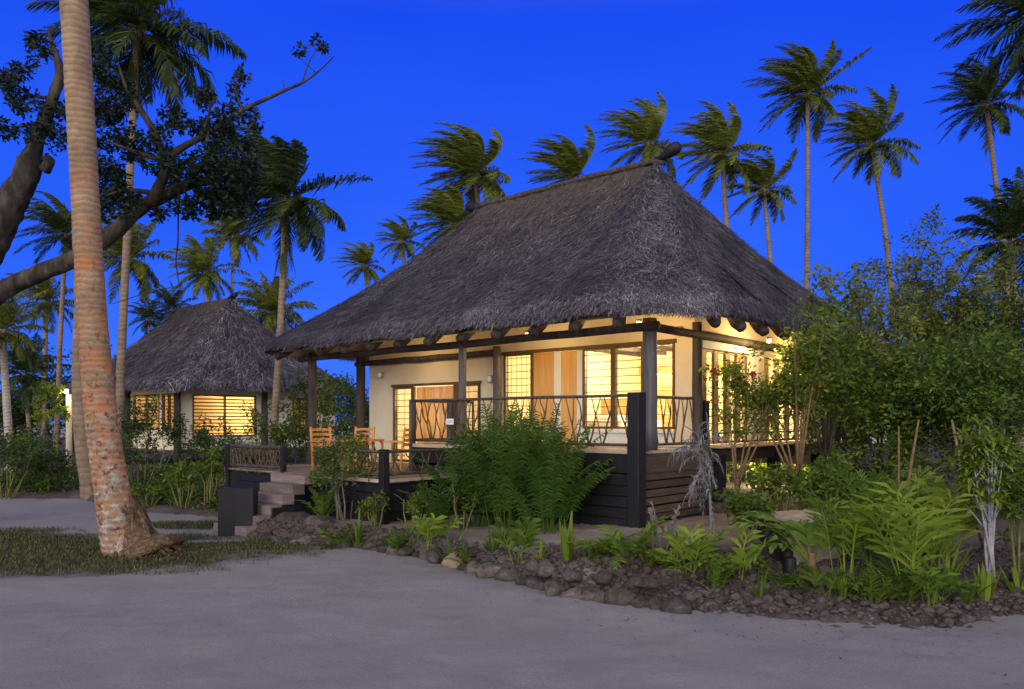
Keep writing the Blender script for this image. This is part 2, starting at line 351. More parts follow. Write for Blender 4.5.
# leaf litter by the palm
qb=QB(); n=1500; a=RNG.uniform(0,6.28,n); rr=np.abs(RNG.normal(0,1,n))
P=np.stack([PB.x+.75+rr*np.cos(a)*.75,PB.y-.35+rr*np.sin(a)*.42,0*a+.035+.02*RNG.random(n)],1)
az=RNG.uniform(0,6.28,n); L=RNG.uniform(.02,.07,n)
d=np.stack([np.cos(az)*L,np.sin(az)*L,RNG.uniform(-.3,.6,n)*L],1); sd=np.stack([-np.sin(az),np.cos(az),0*az],1)*.012
qb.quads(np.stack([P,P+d*.5+sd,P+d,P+d*.5-sd],1),RNG.random(n)); pp=[]
while len(pp)<420:
    x=random.uniform(-9,8); y=float(np.interp(x,BX,BY))-abs(random.gauss(0,.9))-.02
    if y>7: pp.append((x,y,sand_z(x,y)+.012))
P=np.array(pp); n=len(P); az=RNG.uniform(0,6.28,n); L=RNG.uniform(.02,.08,n); d=np.stack([np.cos(az)*L,np.sin(az)*L,RNG.uniform(0,.3,n)*L],1); sd=np.stack([-np.sin(az),np.cos(az),0*az],1)*.009
qb.quads(np.stack([P,P+d*.5+sd,P+d,P+d*.5-sd],1),RNG.random(n))
g=qb.build('leaf_litter',M['litter']); g['kind']='stuff'
tag(g,'brown dry litter beside the big palm foot and along the bed edge','leaf litter')

# ------------------------------------------------------------------ thatched bungalows
TH=math.atan2(-.668,.745)
class Roof:
    def __init__(s,u0,u1,v0,v1,ru0,ru1,ze,zr,rc=.9,sag=.28):
        s.u0,s.u1,s.v0,s.v1,s.ru0,s.ru1,s.ze,s.zr,s.rc,s.sag=u0,u1,v0,v1,ru0,ru1,ze,zr,rc,sag
        s.rv=(v0+v1)/2; s.segs=[]
        r=rc
        c=[(u0+r,v0),(u1-r,v0),(u1,v0+r),(u1,v1-r),(u1-r,v1),(u0+r,v1),(u0,v1-r),(u0,v0+r)]
        pts=[]
        def arc(cx,cy,a0):
            for k in range(1,8):
                a=R(a0+90*k/8); pts.append((cx+r*math.cos(a),cy+r*math.sin(a)))
        def line(a,b,n):
            for k in range(n+1): pts.append((a[0]+(b[0]-a[0])*k/n,a[1]+(b[1]-a[1])*k/n))
        line(c[0],c[1],48); arc(u1-r,v0+r,-90); line(c[2],c[3],36); arc(u1-r,v1-r,0)
        line(c[4],c[5],48); arc(u0+r,v1-r,90); line(c[6],c[7],36); arc(u0+r,v0+r,180)
        s.p=np.array(pts+[pts[0]]); dl=np.linalg.norm(np.diff(s.p,axis=0),axis=1); s.L=np.concatenate([[0],np.cumsum(dl)]); s.T=s.L[-1]
    def eave(s,t):
        t=np.mod(t,s.T); return np.stack([np.interp(t,s.L,s.p[:,0]),np.interp(t,s.L,s.p[:,1])],-1)
    def pt(s,t,q,dz=0):
        e=s.eave(t); rx=np.clip(e[...,0],s.ru0,s.ru1); ry=np.full_like(rx,s.rv)
        x=e[...,0]+(rx-e[...,0])*q; y=e[...,1]+(ry-e[...,1])*q
        wav=.035*np.sin(t*1.9+q*3)+.018*np.sin(t*4.3+1+q*7)
        crn=.10*np.exp(-((e[...,0]-s.u1)**2+(e[...,1]-s.v0)**2)/1.5)
        z=s.ze+(s.zr-s.ze)*q-s.sag*np.sin(np.pi*np.clip(q,0,1))+wav*(1-q*.6)-crn*(1-q)+dz
        # rounded shoulder at the eave
        z=z-.16*np.exp(-q/.018)
        z=z+.10*np.exp(-(1-q)/.04)
        return np.stack([x,y,z],-1)
def thatch_roof(parent, rf, thick=.24, nst=60000, straw=.014, Ls=(.22,.5), name='roof'):
    NT=230; qs=[0,.004,.01,.02,.035]+list(np.linspace(.06,1,26)); mb=MB(); ts=np.linspace(0,rf.T,NT,endpoint=False)
    rows=[]
    inn=rf.pt(ts,.05); inn[:,2]=rf.pt(ts,0)[:,2]-thick+.16+.05; rows.append(inn)           # underside lip
    lip=rf.pt(ts,.0); lip[:,2]-=thick-.18; lip[:,2]+=.012*np.sin(ts*3.1)+RNG.uniform(-.012,.012,NT); rows.append(lip)
    for q in qs: rows.append(rf.pt(ts,q))
    vs=np.concatenate(rows)+RNG.normal(0,.012,(len(rows)*NT,3)); nr=len(rows)
    fs=[(i*NT+k,i*NT+(k+1)%NT,(i+1)*NT+(k+1)%NT,(i+1)*NT+k) for i in range(nr-1) for k in range(NT)]
    mb.add(vs.tolist(),fs,.3); base=mb.build(name,M['thatchbase'],parent,True)
    q_=QB()
    # strands laid down the slope, more near the eave
    n=nst; t=RNG.uniform(0,rf.T,n); q=1-np.sqrt(RNG.uniform(0,1,n))*.999
    q=np.where(RNG.random(n)<.12, RNG.uniform(0,.03,n), q)
    p=rf.pt(t,q); e=1e-3; dq=rf.pt(t,np.minimum(q+.01,1))-rf.pt(t,np.maximum(q-.01,0)); dn=-dq/np.linalg.norm(dq,axis=1)[:,None]
    dt=rf.pt(t+.02,q)-rf.pt(t-.02,q); dt=dt/(np.linalg.norm(dt,axis=1)[:,None]+1e-9)
    nrm=np.cross(dt,-dn); nrm/= (np.linalg.norm(nrm,axis=1)[:,None]+1e-9)
    cl=np.sin(p[:,0]*1.3+p[:,1]*.9)*.25+np.sin(p[:,0]*3.7-p[:,2]*2.1+p[:,1]*2.9)*.25
    an=RNG.normal(0,.50,n)+cl; L=RNG.uniform(Ls[0],Ls[1],n)
    d=dn*np.cos(an)[:,None]+dt*np.sin(an)[:,None]
    lift=RNG.uniform(.0,.05,n); tip=nrm*(lift+.015)[:,None]
    sd=np.cross(d,nrm)*(straw*RNG.uniform(.6,1.5,n)/2)[:,None]
    a=p-d*(L*.5)[:,None]+nrm*.012; b=p+d*(L*.5)[:,None]+tip
    k=q<.05; b[k,2]+=0.0
    rn=np.clip(RNG.beta(1.3,1.7,n)*.9+.14*cl+.14*(1-q)*RNG.random(n),0,1)
    q_.quads(np.stack([a-sd,a+sd,b+sd*.5,b-sd*.5],1),rn)
    # fringe hanging at the cut edge
    n=nst//6; t=RNG.uniform(0,rf.T,n); p=rf.pt(t,0*t+.0); dt=rf.pt(t+.02,0*t)-rf.pt(t-.02,0*t); dt/=np.linalg.norm(dt,axis=1)[:,None]
    out=np.stack([dt[:,1],-dt[:,0],0*t],1); h=RNG.uniform(.0,thick-.02,n); L=RNG.uniform(.03,.10,n)
    a=p+out*.012; a[:,2]+=.12-h; b=a+out*RNG.uniform(-.02,.07,n)[:,None]+dt*RNG.normal(0,.05,n)[:,None]; b[:,2]-=L
    sd=dt*(straw*.45)
    q_.quads(np.stack([a-sd,a+sd,b+sd*.6,b-sd*.6],1),np.clip(RNG.beta(2,3,n),0,1))
    q_.build('thatch',M['thatch'],base)
    return base
def poly_branch(a,b,n=5,j=.03):
    a=Vector(a); b=Vector(b); return [a.lerp(b,k/n)+Vector([random.uniform(-j,j) if 0<k<n else 0 for _ in range(3)]) for k in range(n+1)]
def railing(parent, a, b, h, zb=.09, step=.30, name='railing', posts=(), top=.05, seedv=0):
    """rail of rough timber filled with crossing branches, a->b along the floor"""
    rs=random.getstate(); random.seed(seedv+11)
    a=Vector(a); b=Vector(b); L=(b-a).length; up=Vector((0,0,1)); d=(b-a).normalized()
    mb=MB(); mb.tube(poly_branch(a+up*h,b+up*h,6,.008),top*.62,8,jit=.06); mb.tube(poly_branch(a+up*zb,b+up*zb,6,.006),top*.55,8,jit=.06)
    mb.tube([a+up*zb,a+up*h],.02,6); mb.tube([b+up*zb,b+up*h],.02,6)
    rail=mb.build(name,M['log'],parent,True)
    n=max(2,int(L/step)); 
    for i in range(n):
        x=(i+.5)*L/n; m2=MB(); z0=zb; z1=h; s=random.choice((-1,1)); w=min(.16,L/n*.48)
        p0=a+d*(x-s*w)+up*z0; p1=a+d*(x+s*w*random.uniform(.5,1))+up*z1
        pts=poly_branch(p0,p1,5,.022); m2.tube(pts,[.019,.018,.016,.016,.013,.012],6,jit=.12)
        k=random.choice((2,3)); q=a+d*(x-s*w*random.uniform(.6,1.1))+up*z1
        m2.tube(poly_branch(pts[k],q,3,.012),[.014,.013,.012,.010],6)
        if random.random()<.6:
            q=a+d*(x+s*w*random.uniform(.8,1.1))+up*z0; m2.tube(poly_branch(pts[random.choice((2,3))],q,3,.012),[.013,.012,.012,.011],6)
        m2.build('branch_baluster',M['stick'],rail,True)
    random.setstate(rs); return rail
class Plane:                                 # builds boxes in a wall's own frame: s along, w outward, z up
    def __init__(s,ax,o): s.ax=ax; s.o=o
    def box(s,mb,s0,s1,w0,w1,z0,z1,r=None):
        if s.ax=='u': mb.box(s0,s1,s.o-w1,s.o-w0,z0,z1,r)       # outward = -v
        else: mb.box(s.o+w0,s.o+w1,s0,s1,z0,z1,r)               # outward = +u
    def p(s,a,w,z): return (a,s.o-w,z) if s.ax=='u' else (s.o+w,a,z)
def louvres(parent,pl,s0,s1,z0,z1,fw=.06,step=.15,mat='frame',vert=0,dep=(-.09,.03)):
    mb=MB(); fm=M[mat]; d0,d1=dep
    pl.box(mb,s0,s0+fw,d0,d1,z0,z1); pl.box(mb,s1-fw,s1,d0,d1,z0,z1)
    pl.box(mb,s0+fw,s1-fw,d0+.002,d1-.002,z1-fw,z1); pl.box(mb,s0+fw,s1-fw,d0+.002,d1-.002,z0,z0+fw)
    fr=mb.build('window',fm,parent)
    m2=MB(); z=z0+fw+step*.6; 
    while z<z1-fw-.02:
        m2.add([pl.p(s0+fw,-.012,z-.008),pl.p(s1-fw,-.012,z-.008),pl.p(s1-fw,.0,z+.008),pl.p(s0+fw,.0,z+.008),
                pl.p(s0+fw,-.035,z-.003),pl.p(s1-fw,-.035,z-.003),pl.p(s1-fw,-.03,z+.012),pl.p(s0+fw,-.03,z+.012)],
               [(0,1,2,3),(4,5,6,7),(0,1,5,4),(3,2,6,7),(0,3,7,4),(1,2,6,5)]); z+=step
    for k in range(vert):
        x=s0+fw+(s1-s0-2*fw)*(k+1)/(vert+1); pl.box(m2,x-.006,x+.006,-.036,-.028,z0+fw,z1-fw)
    pl.box(m2,s0+fw-.004,s0+fw+.006,-.04,.002,z0+fw,z1-fw); pl.box(m2,s1-fw-.006,s1-fw+.004,-.04,.002,z0+fw,z1-fw)
    m2.build('louvre_blades',M['blade'],fr)
    m3=MB(); pl.box(m3,s0+fw,s1-fw,-.052,-.046,z0+fw,z1-fw); m3.build('pane',M['glass'],fr)
    return fr
def wall_with_holes(pl,s0,s1,z0,z1,th,holes):
    mb=MB(); cuts=sorted(holes); x=s0
    for (a,b,c,d) in cuts:
        if a>x: pl.box(mb,x,a,-th,0,z0,z1)
        if c>z0: pl.box(mb,a,b,-th,0,z0,c)
        if d<z1: pl.box(mb,a,b,-th,0,d,z1)
        x=b
    if x<s1: pl.box(mb,x,s1,-th,0,z0,z1)
    return mb
def point(loc,e,col,r=.08,name='lamp_light'):
    l=bpy.data.lights.new(name,'POINT'); l.energy=e; l.color=col; l.shadow_soft_size=r
    o=bpy.data.objects.new(name,l); o.location=loc; COL.objects.link(o); return o

HX,HYY=2.27,14.5
def L2W(u,v,z=0): return Vector((HX+.745*u+.668*v, HYY-.668*u+.745*v, z))
house=thing('bungalow','large thatched beach bungalow with lit windows and raised timber deck','bungalow',(HX,HYY,0),TH)
ZD=1.80; ZL=1.17; WV=2.1
rf=Roof(-11.9,1.45,-.7,10.1,-8.5,-2.54,4.43,8.60)
rb=thatch_roof(house,rf,nst=130000,thick=.17,straw=.012)
# ridge cap with pole ends
mb=MB(); ridge=[(-8.75,4.7,8.62)]+[(-8.5+6*k/6,4.7,8.72+.02*random.uniform(-1,1)) for k in range(7)]+[(-2.3,4.7,8.62)]
mb.tube(ridge,[.06,.08,.08,.08,.08,.08,.08,.08,.06],10,jit=.06); mb.build('ridge_cap',M['thatchbase'],rb,True)
mb=MB(); mb.tube([(-2.9,4.7,8.62),(-2.3,4.7,8.78),(-2.15,4.7,8.86),(-1.95,4.7,8.93),(-1.85,4.7,8.96)],[.06,.08,.145,.155,.09],12,jit=.10); mb.build('ridge_pole',M['black'],rb,True)
mb=MB(); mb.tube([(-8.4,4.7,8.66),(-8.9,4.7,8.72),(-9.05,4.7,8.74)],[.10,.14,.09],10,jit=.05); mb.build('ridge_pole',M['black'],rb,True)
# boarded ceiling that follows the roof underside
NTc=150; ts=np.linspace(0,rf.T,NTc,endpoint=False); mb=MB(); rows=[]
for q in (.03,.2,.4,.6,.8,.97):
    r_=rf.pt(ts,q); r_[:,2]=4.36+(8.6-4.36)*q-.28*math.sin(math.pi*q)-.30; rows.append(r_)
vs=np.concatenate(rows); fs=[(i*NTc+k,(i+1)*NTc+k,(i+1)*NTc+(k+1)%NTc,i*NTc+(k+1)%NTc) for i in range(5) for k in range(NTc)]
mb.add(vs.tolist(),fs,.5); mb.build('ceiling_boards',M['ply'],rb,True)
for side in range(2):                                            # rafters with blunt ends showing under the thatch
    us=np.arange(-11.2,1.0,1.02) if side==0 else np.arange(.3,9.8,1.02)
    for a in us:
        e=(a,-.7) if side==0 else (1.45,a); rx=min(max(e[0],-8.5),-2.54); m2=MB(); pp=[]
        for q in (.03,.06,.2,.45,.75):
            z=4.36+(8.6-4.36)*q-.28*math.sin(math.pi*q)-.30-.09
            pp.append((e[0]+(rx-e[0])*q,e[1]+(4.7-e[1])*q,z-(.03 if q<.1 else 0)))
        m2.tube(pp,[.10,.13,.075,.07,.07],8,jit=.08); m2.build('rafter',M['log'],rb,True)
# posts
def post(u,v,z0,z1,r,lean=0,mat='postlog'):
    m2=MB(); pts=[(u+lean*k/6+random.uniform(-.006,.006),v,z0+(z1-z0)*k/6) for k in range(7)]
    m2.tube(pts,[r*1.06]+[r]*5+[r*.96],14,jit=.02); return m2.build('post',M[mat],house,True)
post(.13,.22,ZD,4.20,.135); post(-4.62,.12,ZD,4.20,.088); post(-10.34,.1,.0,4.2,.12,mat='log')
post(-5.3,WV-.14,ZD,4.15,.10); post(-10.72,WV-.1,ZL,4.25,.13,mat='log'); post(.08,WV-.05,ZD,4.3,.10,mat='log')
mb=MB(); mb.tube(poly_branch((-10.9,.1,4.02),(.38,.1,4.04),12,.015),.085,10,jit=.04); mb.build('beam',M['log'],house,True)
mb=MB(); mb.tube(poly_branch((.15,.2,4.05),(.15,9.4,4.02),10,.012),.08,10,jit=.04); mb.build('beam',M['log'],house,True)
mb=MB(); mb.tube(poly_branch((-10.9,WV-.12,3.98),(-5.3,WV-.12,4.0),8,.012),.08,10,jit=.04); mb.build('beam',M['log'],house,True)
# walls
PF=Plane('u',WV); PS=Plane('v',0.0)
def upx(x): k=(x-512)/F; return (16.06*k-3.67)/(.745+.668*k)
A0,A1=upx(393),upx(480.5); B0,B1=upx(504),upx(675)
mb=wall_with_holes(PF,-10.45,-.001,ZL,5.2,.14,[(A0,A1,ZL+.02,3.30),(B0,B1,1.86,3.97)]); mb.build('front_wall',M['plaster'],house)
mb=wall_with_holes(PS,WV+.003,8.9,1.62,5.2,.14,[(2.35,4.45,1.84,3.80),(5.3,7.7,1.84,3.80)]); mb.build('side_wall',M['plaster'],house)
mb=MB(); mb.box(-10.45,-.15,8.76,8.9,ZL,5.2); mb.build('back_wall',M['room'],house)
mb=MB(); mb.box(-10.45,-10.31,WV+.15,8.75,ZL,5.2); mb.build('end_wall',M['plaster'],house)
mb=MB(); mb.box(-5.72,-5.60,WV+.15,8.75,ZL,5.2); mb.build('partition',M['room'],house)
mb=MB(); mb.box(-5.6,-.02,WV+.02,8.88,1.62,1.795); mb.build('room_floor',M['deckwood'],house)
mb=MB(); mb.box(-10.44,-5.61,WV+.02,8.88,.95,1.165); mb.build('room_floor',M['deckwood'],house)
mb=MB(); mb.box(-.14,-.13,2.3,8.7,4.0,4.01); 
# front window group on the upper deck
def bay(x0,x1,kind):
    s0,s1=upx(x0),upx(x1)
    if kind=='l': louvres(house,PF,s0,s1,2.16,3.95,.05,.165)
    elif kind=='g': louvres(house,PF,s0,s1,1.88,3.95,.05,.165,vert=4)
    else:
        m2=MB(); PF.box(m2,s0,s1,-.06,-.02,1.88,3.93); m2.build('sliding_panel',M[kind],house)
bay(504.3,532.5,'g'); bay(532.9,553,'orange'); bay(553.2,560.5,'gable'); bay(560.8,576,'orange2' if 'orange2' in M else 'orange'); bay(576.2,582,'gable')
bay(583,613,'l'); bay(613.3,643.5,'l'); bay(650,675,'l')
m2=MB(); PF.box(m2,B0-.04,B1+.04,0.003,.045,3.93,4.01); m2.build('window_head',M['frame'],house)
m2=MB(); PF.box(m2,upx(582),B1,.004,.05,2.08,2.15); m2.build('window_sill',M['gable'],house)
m2=MB(); PF.box(m2,upx(583),B1,-.05,-.003,1.86,2.08); m2.build('panel',M['gable'],house)
# left window group beside the lower terrace
def bayA(x0,x1,kind):
    s0,s1=upx(x0),upx(x1)
    if kind=='l': louvres(house,PF,s0,s1,ZL+.04,3.27,.06,.17,vert=1)
    else:
        m2=MB(); n=26
        for k in range(n):
            a=s0+(s1-s0)*k/n; bb=s0+(s1-s0)*(k+1)/n; w=-.10+.025*math.sin(k*1.7); w2=-.10+.025*math.sin((k+1)*1.7)
            m2.add([PF.p(a,w,ZL+.05),PF.p(bb,w2,ZL+.05),PF.p(bb,w2,3.25),PF.p(a,w,3.25),PF.p(a,w-.01,ZL+.05),PF.p(bb,w2-.01,ZL+.05),PF.p(bb,w2-.01,3.25),PF.p(a,w-.01,3.25)],
                   [(0,1,2,3),(4,7,6,5),(0,4,5,1),(3,2,6,7)])
        m2.build('curtain',M['curtain'],house,True)
        m3=MB(); PF.box(m3,s0+.02,s1-.02,-.05,-.04,ZL+.05,3.25); m3.build('pane',M['glass'],house)
bayA(393.5,413,'l'); bayA(413.5,455,'c'); bayA(456,480,'l')
m2=MB(); PF.box(m2,A0-.04,A1+.04,.003,.045,3.27,3.34); PF.box(m2,upx(454),upx(456.5),-.08,.03,ZL,3.27); m2.build('window_head',M['frame'],house)
# side windows: tall louvre strips between timber mullions
for (a,b_,n) in ((2.38,4.42,4),(5.33,7.67,4)):
    w=(b_-a)/n
    for k in range(n):
        louvres(house,PS,a+k*w+w*.34,a+(k+1)*w,1.86,3.77,.022,.15,dep=(-.038,.008))
        m2=MB(); PS.box(m2,a+k*w,a+k*w+w*.34,-.035,.014,1.85,3.79); m2.build('mullion',M['jamb'],house)
bx_=MB(); bx_.box(-5.59,-.15,8.70,8.755,3.75,4.05); bx_.build('cornice',M['orange'],house)
bx_=MB(); bx_.box(-4.9,-3.9,8.70,8.755,1.8,3.4); bx_.build('cupboard',M['orange'],house)
for i_ in range(7): bx_=MB(); bx_.box(-5.5+i_*.85,-5.4+i_*.85,2.4,8.6,4.30,4.42); bx_.build('ceiling_joist',M['log'],house)
m2=MB(); PS.box(m2,2.3,4.5,.002,.07,3.81,3.97); m2.build('window_head',M['gable'],house)
m2=MB(); PS.box(m2,4.55,4.95,.002,.05,1.86,3.97); m2.build('wall_panel',M['gable'],house)
m2=MB(); PS.box(m2,7.9,8.5,.002,.04,1.9,3.9); m2.build('wall_panel',M['gable'],house)
# wall lights
def sconce(s,z,pl=PF):
    m2=MB(); c=Vector(pl.p(s,.02,z)); o_=Vector(pl.p(s,.11,z)); m2.tube([c,o_],[.10,.10],18); k=m2.build('wall_light',M['metal'],house,True)
    m3=MB(); o2=Vector(pl.p(s,.125,z)); o3=Vector(pl.p(s,.16,z)); m3.tube([o_,o2,o3],[.085,.08,.03],18); m3.build('lens',M['white'],k,True)
sconce(upx(382),CZ+(421-375)/F*22.6); sconce(upx(492.5),CZ+(421-379.5)/F*19.9); sconce(upx(680),CZ+(421-332)/F*16.4)
# decks
def deck(u0,u1,v0,v1,z,name):
    m2=MB(); x=u0; 
    while x<u1-.01:
        m2.box(x,min(x+.135,u1),v0,v1,z-.035,z,None); x+=.142
    m2.build(name,M['deckwood'],house)
deck(-6.17,0,-.0,WV-.01,ZD,'upper_deck'); deck(-10.5,-4.46,-2.25,WV-.02,ZL,'lower_deck')
def box_part(name,mat,*b):
    m2=MB(); m2.box(*b); return m2.build(name,M[mat],house)
box_part('deck_edge','edge',-6.19,.02,-.04,-.005,ZD-.07,ZD+.005); box_part('deck_edge','edge',.005,.04,-.003,WV+.5,ZD-.07,ZD+.004)
box_part('deck_edge','edge',-6.79,-4.44,-2.29,-2.255,ZL-.06,ZL+.005); box_part('deck_edge','edge',-4.455,-4.42,-2.253,-.05,ZL-.06,ZL+.004)
box_part('deck_fascia','black',-6.18,.01,-.03,.02,ZD-.42,ZD-.072); box_part('deck_fascia','black',-6.2,-6.15,.03,WV-.05,ZD-.6,ZD-.04)
box_part('side_fascia','slat',.0,.03,.02,WV+.49,1.37,ZD-.075); box_part('side_fascia','slat',.0,.03,WV+.5,9,ZD-.32,ZD-.03)
box_part('side_ledge','edge',-.1,.30,WV+.6,8.9,ZD-.028,ZD+.0)
# skirting boards
def skirt(pl,s0,s1,z0,z1,mat,step=.155,g=.03,w=.0,name='skirting_board'):
    z=z1
    while z-step>z0-.1:
        m2=MB(); j=random.uniform(-.006,.006); pl.box(m2,s0,s1,w-.02,w+.004+random.uniform(0,.006),z-step+g+j,z+j); m2.build(name,M[mat],house); z-=step
skirt(Plane('v',.0),.15,2.75,.15,1.36,'slat'); skirt(Plane('u',.0),-6.1,-.15,.2,1.33,'black',.2,.02)
box_part('skirting_backing','black',-.12,-.08,.16,2.7,.1,1.3); box_part('skirting_backing','black',-6.0,-.16,.08,.12,.1,1.3)
skirt(Plane('u',-2.2),-6.75,-4.6,.1,1.08,'black',.2,.02); skirt(Plane('v',-4.5),-2.1,-.1,.1,1.08,'black',.2,.02)
skirt(Plane('u',-2.2),-10.5,-8.4,.1,1.08,'black',.2,.02)
box_part('skirting_backing','black',-10.4,-4.7,-2.05,-2.0,.05,1.06)
# newels
def newel(u,v,z0,z1,w,mat='black'):
    m2=MB(); m2.box(u-w/2,u+w/2,v-w/2,v+w/2,z0,z1); return m2.build('newel_post',M[mat],house,bevel=.012)
newel(-.0,-.02,.05,CZ+(421-394)/55.1+.03,.25); newel(-6.17,-.0,.6,2.83,.11,'log'); newel(.02,2.45,.1,2.75,.16); newel(-4.46,-2.22,-.0,ZL+.60,.16)
newel(-6.5,-2.22,.0,ZL+.58,.11); newel(-8.05,-2.22,.4,ZL+.58,.11); newel(-10.5,-2.22,.0,ZL+.58,.11); newel(-4.95,.10,ZD-.1,2.80,.16,'log')
railing(house,(-6.1,0,ZD),(-.14,0,ZD),1.0,seedv=1); railing(house,(.02,.14,ZD),(.02,2.36,ZD),.98,seedv=2,step=.27); railing(house,(-6.17,.1,ZD),(-6.17,WV-.1,ZD),1.0,seedv=3,step=.6)
railing(house,(-6.44,-2.22,ZL),(-4.55,-2.22,ZL),.55,seedv=4,step=.36); railing(house,(-4.46,-2.12,ZL),(-4.46,-.1,ZL),.55,seedv=5,step=.36)
railing(house,(-10.4,-2.22,ZL),(-8.1,-2.22,ZL),.55,seedv=6,step=.17,top=.075)
railing(house,(.18,2.75,ZD),(.18,8.8,ZD),.28,zb=.10,seedv=9,step=1.6,top=.03)
# stairs
ns=6; rise=ZL/ns; st=MB()
for k in range(ns):
    m2=MB(); z=ZL-.005-rise*k; v1=-2.32-.27*k; v0=v1-.27
    m2.box(-7.95,-6.62-.03*(k%2),v0-.02,v1,max(.0,z-rise+.02),z-.0,None)
    m2.box(-7.95,-6.62,v0-.03,v1,z-rise,z-rise+.02,.0)
    m2.build('stair_tread',M['tread'],house,bevel=.006)
box_part('stringer','black',-6.60,-6.56,-3.4,-2.3,-.0,.55); 
# stilts
for v in (3.2,5.95,8.6): 
    box_part('stilt','black',-.16,.06,v-.12,v+.12,.0,1.6); box_part('stilt','black',-4.2,-4.0,v-.12,v+.12,.0,1.6)
box_part('footing','rock',-.25,.15,2.95,3.45,.1,.62)
# sign on the post by the terrace
sg=MB(); c=Vector((-4.80,.0,ZD+.45)); sg.box(c.x-.11,c.x+.12,-.115,-.095,c.z,c.z+.13); s_=sg.build('number_plate',M['white'],house)
m3=MB()
for k,(a,w_) in enumerate(((-.07,.012),(-.02,.03),(.04,.012),(.075,.022))): m3.box(c.x+a,c.x+a+w_,-.119,-.116,c.z+.03,c.z+.10)
m3.build('faded_digits',M['metal'],s_)

# lower block: tall lights in the rooms (the lit lamps the windows show)
def lamp_thing(name,label,u,v,z,e,shade,group=None,hang=True,r=.16):
    p=L2W(u,v,z); tt=thing(name,label,'lamp',p,TH,group)
    m2=MB(); m2.tube([(0,0,-r*.8),(0,0,-r*.3),(0,0,r*.5),(0,0,r*.8)],[r*.8,r,r*.75,r*.4],18); m2.build('lamp_shade',M[shade],tt,True)
    m3=MB(); m3.tube([(0,0,r*.8),(0,0,r*.8+.6)],.012,6) if hang else m3.tube([(0,0,-r*.8),(0,0,-.6),(0,0,-.62)],[.03,.02,.1],8)
    m3.build('lamp_cord' if hang else 'lamp_stand',M['metal'],tt,True); return tt
lamp_thing('table_lamp','glowing cream table lamp behind the left louvre window',upx(403.5)+.12,WV+.75,CZ+.28,10,'lampwarm',hang=False,r=.15)
0 and lamp_thing('pendant_lamp','warm pendant lamp hanging in the upper bedroom behind the louvres',-2.2,4.8,3.75,10,'lampsoft')
warm=(1,.72,.38)
point(L2W(-8.0,4.2,2.9),480,warm,.25); point(L2W(-2.0,4.2,3.9),760,(1,.76,.42),.25); point(L2W(-3.8,6.3,3.7),460,(1,.74,.40),.25); point(L2W(-1.2,7.2,3.6),520,(1,.76,.42),.2)
# added fill lamps, fixtures invented, brightening soffit and walls under the eave
for (u,v,z,e,lb) in ((-.45,.75,4.20,16,'small added fill lamp under the thatch at the near corner'),(-3.4,.9,4.22,9,'small added fill lamp under the thatch above the orange panel'),(-7.6,.9,4.22,8,'small added fill lamp under the thatch above the terrace'),(.75,3.9,4.02,24,'small added fill lamp under the eave above the side louvre strips'),(.75,6.8,4.02,26,'small added fill lamp under the eave at the far end of the side wall')):
    p=L2W(u,v,z); tt=thing('added_fill_lamp',lb,'lamp',p,TH); m2=MB(); m2.tube([(0,0,-.03),(0,0,.03)],[.05,.05],12); m2.build('lamp_shade',M['lampsoft'],tt,True)
    m3=MB(); m3.tube([(0,0,.03),(0,0,.08)],[.055,.055],12); m3.build('lamp_base',M['metal'],tt,True)
    point(p-Vector((0,0,.09)),e*5.0,(1,.66,.28),.06)

# bed, framed picture inside the upper room
tt=thing('bed','white bed seen low behind the upper louvre windows','bed',L2W(-3.6,4.3,ZD),TH)
def bx(parent,name,mat,*b,bevel=0):
    m2=MB(); m2.box(*b); return m2.build(name,M[mat],parent,bevel=bevel)
bx(tt,'bed_frame','jamb',-1,1,-1,1,0,.3); bx(tt,'mattress','linen',-.95,.95,-.95,.95,.3,.55,bevel=.05); bx(tt,'headboard','orange',-1,1,1,1.06,0,1.1)
bx(tt,'pillow','linen',-.8,-.1,.5,.9,.55,.70,bevel=.05); bx(tt,'pillow','linen',.1,.8,.5,.9,.55,.70,bevel=.05)
tt=thing('picture','small framed picture hung high on the bedroom back wall','picture',L2W(-1.3,8.72,3.0),TH); bx(tt,'picture_frame','frame',-.3,.3,0,.03,0,.55); bx(tt,'print','orange',-.24,.24,-.01,-.002,.06,.49)

# terrace furniture
def chair(label,u,v,rz,first=None):
    if first:
        c=copy_tree(first); c.location=L2W(u,v,ZL); c.rotation_euler=(0,0,rz); c['label']=label; return c
    tt=thing('armchair',label,'chair',L2W(u,v,ZL),rz,'chairs around the terrace table')
    for sx in (-1,1):
        m2=MB(); m2.bar((sx*.27,.24,0),(sx*.27,.24,.66),.045,.045); m2.build('leg',M['chair'],tt,bevel=.006)
        m2=MB(); m2.bar((sx*.25,-.22,0),(sx*.25,-.24,.45),.045,.045,up=(0,1,0)); m2.bar((sx*.25,-.24,.45),(sx*.25,-.33,1.02),.045,.045,up=(0,1,0)); m2.build('leg',M['chair'],tt,bevel=.006)
        m2=MB(); m2.bar((sx*.27,.30,.68),(sx*.27,-.29,.68),.065,.03); m2.build('armrest',M['chair'],tt,bevel=.006)
    m2=MB(); 
    for k in range(6): m2.box(-.25,.25,-.22+k*.078,-.22+k*.078+.068,.43,.455)
    m2.build('seat',M['chair'],tt)
    m2=MB()
    for k in range(4):
        z=.60+k*.115; y=-.24-.09*(z-.45)/.57
        pts=[(-.23,y,z),(-.1,y-.03,z+.012),(.1,y-.03,z+.012),(.23,y,z)]
        for a,b2 in zip(pts,pts[1:]): m2.bar(a,b2,.02,.06)
    m2.build('backrest',M['chair'],tt); return tt
